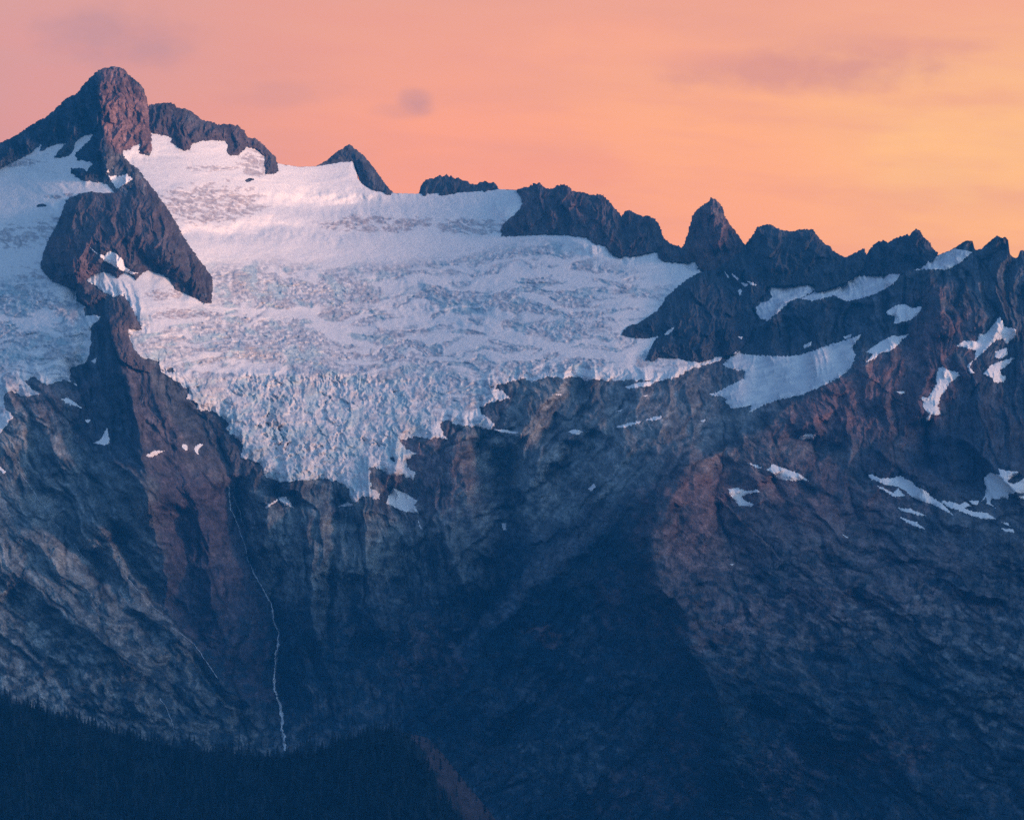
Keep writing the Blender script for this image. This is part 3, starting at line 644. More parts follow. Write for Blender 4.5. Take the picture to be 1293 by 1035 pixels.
def glacier_D(ref, A=14, b0=3.0, L_=7.0):
    def f(s, x, y):
        D = samp(ref, x, y)
        ice, ex, tongue, xw, yw, band = ice_fields(x, y)
        e = 1 - np.exp(-s / 10.0)
        # level crevasse waves, broken blocks, and upright seracs on the tongue
        cre = ridged(xw / 24, yw / 4.6, 5, 620, 0.62) * 3.6
        blk = facet(x / 7.5, y / 5.0, 31) * 5.2 + facet(x / 3.6, y / 2.6, 32) * 2.4 + fbm(x / 5, y / 3.2, 3, 630, 0.65) * 1.8 + ridged(x / 15, y / 11, 4, 640, 0.6) * 2.0
        roll = fbm(xw / 90, yw / 22, 3, 650) * 16
        ser = facet((x + wf_(x, y) * .6) / 8.5, y / 13, 33) * 9.5 + facet(x / 4.2, y / 5.4, 34) * 4.8 + facet(x / 2.4, y / 2.8, 35) * 2.2 + ridged((x + wf_(x, y)) / 26, y / 60, 3, 660) * 5
        top = np.exp(-((y - 484 - 0.02 * (x - 400) - 3 * np.sin(x / 17.0)) / 12.0) ** 2) * sstep(262, 300, x) * sstep(580, 520, x)
        ser2 = (np.abs(perlin((x + wf_(x, y)) / 7.5, y / 20, 670)) * 1.6 + np.abs(perlin(x / 3.4, y / 12, 671)) - 0.7) * 9
        rough = np.where(ice > ex, ice, ex)
        t = b0 + A * (1 - np.exp(-s / L_)) + e * (roll * 0.4 + ice * (1 - tongue) * (cre + blk * (0.55 + 0.45 * (blob(x, y, 340, 390, 120, 60)))) + tongue * (ser * (0.35 + 1.0 * sstep(-.3, .5, fbm(x / 34, y / 30, 3, 675))) + blk * 0.55 + ridged((x - 430 + 0.9 * (y - 470) * np.sign(x - 430)) / 34 + fbm(x / 30, y / 30, 3, 677), y / 90, 3, 676) * 3.0 + facet(x / 15, y / 19, 678) * 9) + top * ser2 * 1.3 * sstep(-0.15, 0.4, fbm(x / 38, y * 0 + 3, 3, 679)) - 5.5 * arcs(x, y) * ice * (1 - tongue) + ex * (ridged(xw / 13, yw / 4.2, 4, 680, .6) * 3.2 + fbm(x / 5, y / 4, 3, 690) * 1.6) + fbm(x / 30, y / 12, 4, 700) * 0.9)
        # broad swells of the snow: a trough across the upper basin and a lip above the right-hand wall
        return D - t
    return f
SNOWC, ICEC, BLUE, DUST = np.array((0.79, 0.765, 0.765), np.float32), np.array((0.36, 0.38, 0.43), np.float32), np.array((0.38, 0.54, 0.59), np.float32), np.array((0.36, 0.315, 0.33), np.float32)
def glacier_col(s, x, y):
    ice, ex, tongue, xw, yw, band = ice_fields(x, y)
    c = np.empty(x.shape + (3,), np.float32); c[:] = SNOWC
    pn = fbm(x / 7, y / 5, 4, 710, 0.65) + 0.5 * facet(x / 4.5, y / 3, 711) + 0.3 * fbm(x / 1.8, y / 1.5, 2, 712)
    dn = fbm(x / 42, y / 26, 3, 720)
    a = ice * (1 - 0.45 * tongue) * np.clip(0.62 + 0.8 * pn, 0, 1)
    c += (ICEC - c) * a[..., None]
    a = ice * sstep(0.0, 0.5, fbm(x / 26, y / 20, 4, 730, .6) + 0.15 * tongue) * 0.6
    c += (BLUE - c) * a[..., None]
    a = ice * (1 - tongue) * arcs(x, y) * 0.75
    c += (np.array((0.27, 0.33, 0.40), np.float32) - c) * a[..., None]  # crevasse shade painted into the ice colour along the arcs
    a = ex * (0.72 + 0.3 * pn) * sstep(0.02, 0.10, np.abs(fbm((x + 1.5 * y) / 34, (y - .3 * x) / 9, 2, 740)))
    c += (DUST - c) * np.clip(a, 0, 1)[..., None]
    a = ice * sstep(0.15, 0.6, dn) * 0.35
    c += (DUST - c) * a[..., None]
    return np.clip(c, 0.2, 0.9)
og = patch('glacier', G_MAIN, glacier_D(D_M), glacier_col, M_ICE, step=0.95, rough=2.3, rs=5.5, back=22, seed=1,
           sky_soft=True, holes=[P("205,467 218,464 220,469 208,471"), P("244,488 251,487 249,490"), P("641,474 645,475 643,477"), P("492,577 500,580 498,583 493,581")])
link(og, 'broad white glacier with smooth upper snow and a broken icefall tongue', 'glacier')
ol = patch('glacier', G_LEFT, glacier_D(D_M, 14), glacier_col, M_ICE, step=1.05, rough=1.5, rs=7, back=22, seed=2, sky_soft=True)
link(ol, 'glacier below the summit cut off by the picture edge, west of the rock buttress', 'glacier')
def fill_comp(poly, Dfn):
    p = np.array(poly); a0, a1 = int(max(p[:, 0].min() - U0 - 2, 0)), int(min(p[:, 0].max() - U0 + 3, U.shape[1])); b0, b1 = int(max(p[:, 1].min() - V0 - 2, 0)), int(p[:, 1].max() - V0 + 3)
    sl = (slice(b0, b1), slice(a0, a1)); s = sdf(poly, U[sl], V[sl])
    D = Dfn(np.maximum(s, 0), U[sl], V[sl]); COMP[sl] = np.where(s > 0, D, COMP[sl])
fill_comp(G_MAIN, glacier_D(D_M)); fill_comp(G_LEFT, glacier_D(D_M))

# ---------------------------------------------------------------- crags and buttresses
def rock(poly, label, cat, A=70, L_=16, b0=16, tone=None, rn=1.0, rough=1.1, seed=0, back=150, group=None, name='rock_peak', step=0.95, tilt=0.0):
    poly = P(poly)
    vb = max(p[1] for p in poly)
    def Df(s, x, y):
        jx = x + fbm(x / 30, y / 30, 2, 830 + seed) * 6; jag = facet(jx / 17, y / 34, 3 + seed) * 28 + facet(jx / 7, y / 14, 4 + seed) * 14 + facet(jx / 3.4, y / 6, 5 + seed) * 6.5 + fbm(x / 3.5, y / 4, 2, 820 + seed) * 1.2
        return samp(Dsm, x, y) - (b0 + A * (1 - np.exp(-s / L_))) - (samp(Rk, x, y) * 0.4 + jag + ridged((jx + fbm(x / 14, y / 20, 3, 850 + seed) * 2.5 + 0.35 * (y - vb)) / 19, y / 70, 4, 851 + seed, .6) * 13 * min(1.0, A / 50.0)) * rn * (1 - np.exp(-s / 7.0)) - tilt * (vb - y)
    def Cf(s, x, y):
        c = samp(ALB, x, y)
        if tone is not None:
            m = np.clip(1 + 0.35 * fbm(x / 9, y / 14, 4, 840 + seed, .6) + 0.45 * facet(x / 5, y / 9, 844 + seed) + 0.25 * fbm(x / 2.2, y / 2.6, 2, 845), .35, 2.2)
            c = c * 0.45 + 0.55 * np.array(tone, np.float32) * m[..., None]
        return c
    o = patch(name, poly, Df, Cf, M_ROCK, step=step, rough=rough * 1.5, rs=3.4, back=back, seed=seed)
    link(o, label, cat, group)
    fill_comp(poly, Df)
    return o
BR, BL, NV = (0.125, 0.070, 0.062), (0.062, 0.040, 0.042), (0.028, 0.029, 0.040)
GP = 'rock peaks along the skyline'
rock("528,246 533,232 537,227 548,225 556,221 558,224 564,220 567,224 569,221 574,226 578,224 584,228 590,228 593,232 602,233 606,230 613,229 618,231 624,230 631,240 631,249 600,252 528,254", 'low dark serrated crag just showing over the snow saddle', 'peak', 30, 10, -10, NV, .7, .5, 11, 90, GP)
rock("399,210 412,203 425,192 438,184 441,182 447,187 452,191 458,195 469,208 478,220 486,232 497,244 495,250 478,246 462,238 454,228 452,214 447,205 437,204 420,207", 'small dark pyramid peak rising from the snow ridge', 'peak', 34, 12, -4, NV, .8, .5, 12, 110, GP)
rock("188,133 197,131 205,130 214,130 219,131 222,136 233,137 243,142 250,147 253,151 262,153 275,157 290,157 300,158 308,165 313,174 323,175 332,182 341,192 348,198 350,208 353,220 345,222 335,220 334,208 336,198 326,188 312,185 305,192 300,197 290,197 286,192 288,186 285,178 272,177 262,177 248,181 243,182 241,190 232,191 222,185 215,182 217,175 212,172 200,170 192,168 186,172", 'ragged brown rock ridge joined to the east side of the summit tower', 'peak', 46, 10, 14, BL, 1., .9, 13, 120, GP)
rock("633,298 632,290 636,282 646,274 655,266 660,256 658,248 652,240 660,237 668,236 673,232 681,231 687,236 697,239 704,234 712,233 719,236 722,241 735,243 745,246 760,246 767,252 775,262 784,272 786,280 790,300 792,322 783,324 774,320 765,310 748,306 740,299 715,296 690,295 660,297", 'long dark rock wall with a knobbly crest above the glacier lip', 'peak', 60, 14, 22, BL, 1.1, .9, 14, 150, GP)
rock("782,276 786,272 790,266 795,265 802,270 812,273 820,273 828,277 834,288 838,300 846,307 856,310 862,314 868,330 860,331 838,329 832,324 831,317 815,320 795,323 786,318", 'squat double-humped crag at the end of the dark rock wall', 'peak', 50, 12, 22, BL, 1.1, .9, 15, 130, GP)
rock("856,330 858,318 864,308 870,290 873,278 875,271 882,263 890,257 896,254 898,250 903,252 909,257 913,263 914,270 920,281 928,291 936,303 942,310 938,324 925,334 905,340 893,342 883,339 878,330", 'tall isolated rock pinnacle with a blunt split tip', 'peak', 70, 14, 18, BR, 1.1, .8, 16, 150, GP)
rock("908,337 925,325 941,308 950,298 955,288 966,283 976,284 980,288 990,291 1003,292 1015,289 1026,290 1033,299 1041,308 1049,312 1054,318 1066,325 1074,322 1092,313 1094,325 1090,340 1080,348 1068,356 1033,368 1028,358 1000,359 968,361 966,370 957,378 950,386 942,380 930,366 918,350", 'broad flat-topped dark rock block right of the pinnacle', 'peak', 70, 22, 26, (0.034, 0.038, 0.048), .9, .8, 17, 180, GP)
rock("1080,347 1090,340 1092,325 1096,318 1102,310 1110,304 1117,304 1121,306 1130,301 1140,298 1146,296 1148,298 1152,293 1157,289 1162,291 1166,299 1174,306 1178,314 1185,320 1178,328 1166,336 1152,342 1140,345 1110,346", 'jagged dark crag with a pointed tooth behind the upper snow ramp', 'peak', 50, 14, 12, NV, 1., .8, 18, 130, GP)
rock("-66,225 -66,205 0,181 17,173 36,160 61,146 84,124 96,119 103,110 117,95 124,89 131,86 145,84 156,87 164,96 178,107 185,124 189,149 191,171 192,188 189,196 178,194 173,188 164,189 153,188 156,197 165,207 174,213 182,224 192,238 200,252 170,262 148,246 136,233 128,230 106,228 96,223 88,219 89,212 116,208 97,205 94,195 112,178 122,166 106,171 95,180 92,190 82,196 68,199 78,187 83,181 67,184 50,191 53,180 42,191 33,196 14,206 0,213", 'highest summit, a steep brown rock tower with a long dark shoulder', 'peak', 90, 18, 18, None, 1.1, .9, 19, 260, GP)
rock("84,252 100,245 115,242 130,244 145,243 150,238 160,232 175,222 184,226 193,238 206,255 216,270 228,292 240,312 255,332 268,350 269,362 267,382 258,383 240,374 222,366 214,352 204,346 186,341 178,346 172,352 158,343 148,350 135,342 119,345 108,353 116,362 128,368 134,372 125,378 110,385 100,378 96,364 82,360 68,356 56,345 51,335 54,322 60,305 68,290 76,275 80,262", 'large dome-shaped dark rock buttress standing between the two glaciers', 'buttress', 120, 22, 22, (0.066, 0.044, 0.045), .9, .8, 20, 120, name='rock_buttress')
rock("785,422 787,417 796,410 805,409 815,402 829,393 836,384 842,374 856,362 868,352 880,346 895,341 910,337 916,338 926,350 938,360 950,368 955,378 949,390 954,403 951,412 945,425 938,438 928,447 917,448 905,449 890,456 878,457 862,454 846,452 832,451 824,456 815,454 819,445 826,430 832,424 820,427 803,427", 'wedge of bare dark rock jutting into the east side of the glacier', 'outcrop', 80, 20, 18, (0.028, 0.033, 0.046), .9, .8, 21, 90, name='rock_outcrop')
rock("156,374 150,372 145,375 139,377 137,390 139,420 150,452 170,465 190,470 196,462 180,452 168,440 161,420 163,415 179,415 172,402 165,385", 'hooked brown rock pillar at the head of the dark spine', 'pillar', 40, 8, 14, (0.09, 0.07, 0.072), .8, .6, 22, 60, name='rock_pillar')
rock("42,263 47,257 53,256 60,258 61,262 52,264 44,266", 'small black rock poking through the western snowfield', 'rock', 10, 4, 12, NV, .4, .4, 23, 20, name='boulder')
rock("63,262 66,259 69,261 67,263", 'tiny black rock beside the larger one in the western snowfield', 'rock', 6, 3, 12, NV, .3, .2, 24, 20, name='boulder')
rock("308,228 314,224 324,224 321,228 312,231", 'small dark rock on the snow below the brown ridge', 'rock', 8, 3, 13, NV, .3, .3, 25, 20, name='boulder')
rock("335,237 341,238 340,240 336,240", 'speck of dark rock alone on the upper snow slope', 'rock', 5, 3, 12, NV, .3, .2, 26, 20, name='boulder')
rock("68,200 74,190 84,186 94,184 92,194 86,200 76,202", 'dark rock island in the snow under the summit shoulder', 'rock', 16, 5, 16, NV, .6, .6, 27, 30, name='boulder')

# ---------------------------------------------------------------- snow patches
def snow(poly, label, A=3.0, b0=1.8, rough=0.7, grp='snow patches on the dark rock', name='snow_patch', warm=0, cat='snow patch', cols=None, ref=None):
    global _k
    _k += 1
    poly = P(poly)
    def Df(s, x, y):
        D0 = samp(COMP if ref is None else ref, x, y); D0 = D0 if ref is not None else D0 + np.minimum(samp(COMPB, x, y) - 1.0 - D0, 0) * (1 - np.exp(-s / 1.6))
        return D0 - b0 - A * (1 - np.exp(-s / 4.0)) - fbm(x / 12, y / 6, 3, 900 + _k) * 0.8 * (1 - np.exp(-s / 5.0))
    def Cf(s, x, y):
        c = np.empty(x.shape + (3,), np.float32); c[:] = SNOWC * (0.97 if cols is not None else 1.08)
        if cols is not None:
            c += (np.array(cols, np.float32) - c) * (sstep(-0.3, 0.4, fbm(x / 20, (y + 0.3 * x) / 7, 4, 950 + _k, .6)) * 0.75)[..., None]
        return c
    p = np.array(poly); sz = max(np.ptp(p[:, 0]), np.ptp(p[:, 1]))
    o = patch(name, poly, Df, Cf, M_SNOW, step=0.5 if sz < 30 else (0.7 if sz < 70 else 0.9), rough=min(rough + 0.5, 0.15 + sz / 18), rs=2.8, back=9, seed=_k * 7)
    link(o, label, cat, grp)
    return o
_k = 0
COMPB = COMP.astype(np.float64)
for _ in range(2):
    for ax in (0, 1):
        Dp = np.pad(COMPB, [(4, 4) if a == ax else (0, 0) for a in (0, 1)], mode='edge'); cs = np.cumsum(Dp, axis=ax)
        cs = np.concatenate([np.zeros_like(np.take(cs, [0], ax)), cs], ax)
        COMPB = (np.take(cs, range(9, cs.shape[ax]), ax) - np.take(cs, range(0, cs.shape[ax] - 9), ax)) / 9
# smaller glaciers and snow basins
snow("913,461 931,442 939,448 960,449 985,450 1008,449 1040,438 1065,430 1087,423 1076,440 1080,448 1075,464 1059,477 1040,486 1011,499 982,505 963,512 946,521 949,512 925,516 917,509 915,501 899,499 917,489 939,478 941,469 918,464", 'small pale glacier lying on the slope below the eastern cliffs', 9, 3, 1.3, None, 'glacier', cat='glacier', cols=(0.56, 0.57, 0.62))
snow("954,389 961,382 971,380 975,375 968,359 989,358 1028,356 1030,366 1014,375 997,380 983,394 969,405 958,401", 'grey snow basin tucked under the flat-topped rock block', 6, 3, 1, 'snow basins under the skyline crags', 'snowfield', cat='snowfield', cols=(0.55, 0.54, 0.6), ref=D_M)
snow("1012,377 1033,367 1067,355 1081,345 1128,345 1140,343 1128,358 1108,370 1086,377 1069,380 1053,373 1025,380", 'snow saddle draped along the crest under the jagged crag', 6, 5, .8, 'snow basins under the skyline crags', 'snowfield', cat='snowfield', cols=(0.6, 0.58, 0.64), ref=D_M)
snow("1153,341 1184,323 1205,314 1228,318 1214,330 1198,340 1170,340", 'bright tilted snow ramp ending beneath a small rock tooth on the skyline', 6, 5, .6, 'snow basins under the skyline crags', 'snowfield', cat='snowfield', cols=(0.6, 0.56, 0.6), ref=D_M)
SP = [
("1119,394 1128,387 1142,384 1151,389 1164,387 1162,393 1150,404 1128,409 1131,399 1121,397", 'pointed snow patch just below the crest snow saddle'),
("1094,444 1114,430 1131,422 1132,425 1147,422 1133,436 1122,444 1111,445 1104,453 1093,457 1103,447", 'long slanting snow patch above the small eastern glacier\'s upper tip'),
("1208,437 1217,430 1234,431 1236,421 1243,423 1263,400 1268,412 1284,416 1281,425 1271,435 1266,428 1257,430 1242,444 1231,454 1232,443 1220,439", 'large winged snow patch high on the dark eastern cliff'),
("1257,444 1271,439 1272,448 1263,453 1256,451", 'small round snow patch just under the winged one'),
("1241,472 1253,460 1264,456 1282,451 1271,462 1263,467 1264,474 1271,475 1268,482 1256,483 1252,476", 'hooked snow patch lowest in the eastern cliff cluster'),
("1221,461 1228,456 1224,464 1231,471 1225,471", 'thin crooked sliver of snow in a crack beside the hooked patch'),
("1182,472 1185,465 1190,463 1200,468 1211,470 1212,475 1200,482 1193,494 1188,499 1184,512 1188,524 1174,523 1166,515 1164,501 1172,502 1182,486", 'tall bright snow patch filling the gully of the reddish eastern rib'),
("1170,527 1175,524 1174,529 1169,533", 'tiny curl of snow at the foot of the tall gully patch'),
("1008,553 1020,547 1031,550 1027,553 1014,556", 'small lens-shaped snow patch alone on the reddish ridge'),
("1131,494 1142,494 1142,497 1136,497", 'short thin snow streak west of the tall gully patch'),
("968,593 976,586 995,593 1009,598 1021,607 1008,607 990,606 973,602 982,600", 'wedge of snow pointing east on the reddish spur'),
("944,584 955,587 965,592 957,591", 'hairline streak of snow leading to the wedge patch'),
("919,617 931,616 944,620 957,618 959,621 945,623 936,627 942,633 953,636 949,639 934,638 925,630", 'crescent snow patch open to the east on the reddish spur'),
("1095,599 1101,599 1111,604 1129,603 1137,600 1142,604 1152,608 1157,614 1169,620 1179,629 1189,635 1203,650 1194,645 1179,637 1166,633 1151,627 1143,619 1134,614 1123,613 1111,609 1100,605", 'longest bright snow streak running down under the eastern cliff foot'),
("1108,613 1118,617 1128,622 1134,616 1143,626 1129,627 1121,622 1111,617", 'ragged snow strip under the upper end of the longest streak'),
("1188,632 1203,634 1212,637 1220,633 1225,638 1217,641 1228,646 1246,647 1257,655 1245,655 1228,651 1212,645 1195,639", 'snow streak continuing the longest one towards the fan patch'),
("1224,632 1236,632 1235,637 1228,636", 'small snow scrap between the streaks and the fan patch'),
("1134,641 1149,642 1159,646 1170,651 1157,650 1146,646 1138,645", 'upper of two thin parallel snow streaks below the longest streak'),
("1133,650 1142,655 1157,659 1168,668 1156,665 1146,660 1138,654", 'lower of two thin parallel snow streaks below the longest streak'),
("1242,604 1251,596 1257,599 1263,599 1261,591 1269,594 1286,595 1283,600 1275,604 1272,608 1280,611 1293,604 1320,600 1320,622 1292,622 1282,622 1274,623 1273,631 1266,628 1261,630 1252,629 1250,635 1257,641 1246,636 1246,628 1240,632 1244,624 1245,614", 'broad fan-shaped snow patch at the picture\'s eastern edge'),
("1265,659 1272,660 1276,664 1270,662", 'tiny snow dash above the small flat patch near the edge'),
("1264,667 1280,668 1280,672 1269,671", 'small flat snow patch lowest near the eastern edge'),
("1287,627 1295,625 1296,630 1289,630", 'scrap of snow right under the fan patch'),
("1014,436 1025,431 1024,436 1016,440", 'small snow patch in the cliff above the small glacier'),
("1065,425 1075,422 1074,426 1067,428", 'tiny snow patch over the small glacier\'s upper tip'),
("915,343 922,351 919,351", 'thin snow sliver where the pinnacle meets the flat-topped block'),
("924,345 933,352 931,355 926,350", 'short snow sliver beside the thin one under the flat-topped block'),
("934,356 944,359 940,366 942,373 938,370 934,373 932,365 937,362", 'ragged vertical scrap of snow on the brown rock under the block'),
("943,355 951,357 956,360 948,360", 'flat snow scrap between the ragged one and the grey basin'),
("839,422 846,415 851,413 849,418 843,423", 'small oval snow patch on the dark rock wedge'),
("931,425 938,425 936,428", 'speck of snow low on the dark rock wedge'),
("623,542 636,542 655,546 651,548 635,546", 'thin snow tail below the glacier\'s eastern lobe'),
("717,545 726,542 736,545 729,549", 'small bright oval snow patch in the middle of the slabs'),
("697,498 709,497 708,499", 'tiny snow dash just under the glacier edge on the slabs'),
("776,539 790,535 810,531 808,534 785,540", 'lower half of a broken snow streak across the slabs'),
("815,530 827,526 836,525 834,529 821,531", 'upper half of a broken snow streak across the slabs'),
("790,488 807,483 827,481 821,487 804,489 793,491", 'narrow snow strip hugging the glacier\'s lower edge'),
("775,520 786,517 784,519", 'faint snow dash above the broken streak'),
("810,499 818,499 815,501", 'snow fleck below the narrow strip at the glacier edge'),
("743,617 750,610 752,615 746,620", 'small bright snow spot low on the green slabs'),
("633,660 639,661 639,669 635,669", 'snow spot deep in the central gully'),
("884,531 891,529 889,533", 'snow fleck on the slabs west of the reddish ridge'),
("895,497 902,497 900,500", 'snow fleck beside the western end of the small glacier'),
("487,635 496,616 512,623 527,632 523,637 529,648 509,645", 'triangular snow patch just below the icefall tongue'),
("428,639 438,634 447,637 440,640", 'flat snow scrap under the tip of the icefall tongue'),
("352,628 361,627 371,641 361,638 353,633", 'rounded snow patch on top of the grey dome'),
("334,640 352,629 351,631 337,642", 'thin snow ribbon leading to the rounded dome patch'),
("528,657 534,669 530,666", 'snow fleck under the triangular patch'),
("184,575 195,569 207,569 192,577", 'slanting snow dash on the red-brown rock under the spine'),
("118,559 128,554 135,540 139,559 131,562", 'boot-shaped snow patch on the brown slabs under the spine'),
("107,530 115,530 111,534", 'small snow scrap above the boot-shaped patch'),
("229,563 231,560 235,561 237,564 236,568 233,568", 'tiny pink snow spot east of the slanting dash'),
("245,566 248,562 253,560 257,561 253,564 250,568 251,574 247,571", 'faint snow trace in the gully west of the tongue'),
("78,504 86,502 104,515 94,512 83,509", 'slim snow patch on the brown slabs beneath the western glacier'),
("115,456 122,452 120,459", 'snow fleck at the west foot of the spine'),
("0,589 8,596 5,598 -6,590", 'snow dash at the western picture edge'),
("114,313 124,321 131,323 139,317 147,321 155,328 158,337 166,343 174,345 166,346 155,342 143,335 131,328", 'bright comma-shaped snow patch on the dome-shaped buttress'),
("137,222 149,223 160,220 171,229 160,235 155,240 147,238 142,231", 'bright snow patch on the neck under the summit tower'),
("134,216 137,214 138,218", 'snow speck above the neck patch under the summit'),
("921,712 926,712 925,714", 'speck of snow low on the reddish spur'),
("1063,674 1072,679 1068,678", 'faint snow dash on the eastern scree below the spur'),
]
for s, lb in SP:
    snow(s, lb)

# ---------------------------------------------------------------- streams and the waterfall
def stream(pts, label, w0, w1, name='stream', cat='stream', grp='thin streams down the slabs'):
    p = np.array(P(pts)); ln = np.concatenate([[0], np.cumsum(np.sqrt(((p[1:] - p[:-1]) ** 2).sum(1)))])
    n = max(int(ln[-1] / 1.5), 4); t = np.linspace(0, ln[-1], n)
    x = np.interp(t, ln, p[:, 0]); y = np.interp(t, ln, p[:, 1])
    x = x + (fbm((t / 14).astype(np.float32), (t * 0 + p[0, 0]).astype(np.float32), 3, 77)) * 1.3
    rg = 0.35 + 1.15 * np.abs(fbm((t / 9).astype(np.float32), (t * 0 + p[0, 1]).astype(np.float32), 3, 78, .7))
    w = (w0 + (w1 - w0) * t / ln[-1]) * rg * 0.5
    w[0] = w[-1] = 0.15
    vs, cs = [], []
    for k, off in enumerate((-1, 0, 1)):
        xx = (x + off * w).astype(np.float32)
        D = samp(COMP, xx, y.astype(np.float32)) - (2.2 if off == 0 else 0.3)
        vs.append(world(xx, y, D.astype(np.float64)))
    vs = np.stack(vs, 1)
    i = np.arange(n * 3).reshape(n, 3)
    qd = np.concatenate([np.stack([i[:-1, a], i[1:, a], i[1:, a + 1], i[:-1, a + 1]], -1) for a in (0, 1)])
    bb = vs.reshape(-1, 3).copy(); bb[:, 1] += 6
    q2 = np.concatenate([np.stack([i[:-1, 0], i[:-1, 0] + 3 * n, i[1:, 0] + 3 * n, i[1:, 0]], -1), np.stack([i[:-1, 2], i[1:, 2], i[1:, 2] + 3 * n, i[:-1, 2] + 3 * n], -1)])
    V3 = np.concatenate([vs.reshape(-1, 3), bb])
    o = put_mesh(name, V3, np.concatenate([qd, q2]), np.tile(np.array([[0.55, 0.6, 0.66]]), (len(V3), 1)), M_WATER)
    link(o, label, cat, grp)
stream("315,712 321,724 328,738 336,751 343,763 346,784 352,797 352,812 348,837 346,871 354,890 357,918 360,948", 'long white waterfall dropping down the dark gully to the trees', 2.6, 4.4, 'waterfall', 'waterfall', None)
stream("289,612 290,628 291,642 298,657 304,672 308,688 315,712", 'thin braided cascade feeding the top of the long waterfall', 1.6, 1.2)
stream("290,616 297,632 303,648 306,660", 'short side strand beside the thin cascade', 0.9, 0.8)
stream("320,655 322,662 318,668", 'short trickle below the rounded dome snow patch', 1.4, 0.8)
stream("28,599 45,625 62,650 74,666", 'faint stream high on the western slabs', 0.8, 0.8)
stream("93,685 99,696 110,707", 'short bright stream above the dark hollow in the slabs', 1.5, 1.2)
stream("158,726 170,740 182,753 194,766 204,775", 'stream running down the middle of the western slabs', 1.2, 1.0)
stream("216,792 230,801 241,809 252,823 262,838 275,857", 'lowest long stream at the foot of the western slabs', 1.0, 1.2)
stream("201,881 208,890 214,901 218,915 221,929", 'faint stream just above the near treetops', 1.0, 1.0)

# ---------------------------------------------------------------- the near forested hill
HX = np.array(P("-90,884 0,886 30,890 60,899 100,911 150,927 200,938 250,948 300,953 350,956 400,949 430,938 470,921 500,922 540,931 562,955 590,990 620,1026 660,1085 700,1140"))
hx = np.arange(-85, 690, 2.0); ht = np.interp(hx, HX[:, 0], HX[:, 1])
NH = 130
tp = np.linspace(0, 1, NH)[:, None]
hy = ht[None] + (1175 - ht[None]) * tp
hxx = np.broadcast_to(hx[None], hy.shape)
def hillD(x, y):
    t = y - np.interp(x, HX[:, 0], HX[:, 1])
    x = x.astype(np.float32) if hasattr(x, 'astype') else np.float32(x); y32 = np.asarray(y, np.float32)
    edge = np.exp(-np.maximum(690 - np.asarray(x), 0) / 60.0) * 0
    return 6350 - 2.4 * t + 0.25 * np.abs(np.asarray(x) - 520) + fbm(np.asarray(x, np.float32) / 60, y32 / 60, 4, 1000) * 40 - 30 * np.exp(-(((np.asarray(x) - 545) / 24.0) ** 2))
Dh = hillD(hxx, hy)
gh = world(hxx, hy, Dh.astype(np.float64))
ch = np.empty(gh.shape, np.float32); ch[:] = (0.006, 0.014, 0.020)
bare = sstep(0.0, 0.35, np.exp(-(((hxx - 560 - 0.55 * (hy - 950)) / 34.0) ** 2)) * 1.0 + 0.3 * fbm((hxx / 14).astype(np.float32), (hy / 14).astype(np.float32), 4, 1010, .6) - 0.35)
ch += (np.array((0.062, 0.042, 0.050)) - ch) * bare[..., None]
ch *= np.clip(1 + .5 * fbm((hxx / 10).astype(np.float32), (hy / 10).astype(np.float32), 4, 1020), .3, 2)[..., None]
bk = gh[:1].copy(); bk[..., 1] += 350; bk[..., 2] -= 260; bk2 = bk.copy(); bk2[..., 1] += 300; bk2[..., 2] = 305
ft = gh[-1:].copy(); ft[..., 1] -= 700; ft[..., 2] = 303
gh = np.concatenate([bk2, bk, gh, ft]); ch = np.concatenate([ch[:1], ch[:1], ch, ch[-1:]])
nr, nc = gh.shape[:2]; ix = np.arange(nr * nc).reshape(nr, nc)
qd = np.stack([ix[:-1, :-1], ix[1:, :-1], ix[1:, 1:], ix[:-1, 1:]], -1).reshape(-1, 4)
link(put_mesh('hill', gh.reshape(-1, 3), qd, ch.reshape(-1, 3), M_ROCK), 'near dark forested hill with a bare reddish end', kind='structure')

# ---------------------------------------------------------------- conifers
def conifer(rng, h=20.0, tiers=9, seg=9):
    vs, ts, cl = [], [], []
    def ring(z, r, n, jit): 
        base = len(vs)
        a0 = rng.rand() * 6.28
        for k in range(n):
            a = a0 + 6.2832 * k / n
            rr = r * (1 + (rng.rand() - .5) * jit) * (1.0 if k % 2 == 0 else 0.62)
            vs.append((math.cos(a) * rr, math.sin(a) * rr, z + (rng.rand() - .5) * h * 0.03)); cl.append((0.016, 0.028, 0.042))
        return base
    for k in range(4):
        a = 6.2832 * k / 4; vs.append((math.cos(a) * .35, math.sin(a) * .35, -1.5)); cl.append((0.03, 0.025, 0.02))
    vs.append((0, 0, h * 0.8)); cl.append((0.03, 0.025, 0.02))
    for k in range(4): ts.append((k, (k + 1) % 4, 4))
    R = h * (0.15 + 0.05 * rng.rand())
    for i in range(tiers):
        f = i / tiers
        z0 = h * (0.10 + 0.84 * f); r = R * (1 - f) ** 0.85 * (0.8 + 0.4 * rng.rand()) + 0.25
        b = ring(z0, r, seg, 0.5)
        vs.append((0, 0, min(z0 + h * 0.17, h))); cl.append((0.020, 0.034, 0.048)); t = len(vs) - 1
        for k in range(seg): ts.append((b + k, b + (k + 1) % seg, t))
    return np.array(vs), np.array(ts), np.array(cl)
rng = np.random.RandomState(5)
VAR = [conifer(rng, 20.0, 9 + i % 2, 8) for i in range(6)]
tm = [put_mesh('conifer', v, np.zeros((0, 4), int), c, M_TREE, False, t) for v, t, c in VAR]
spots = []
crest = []
u = -72.0
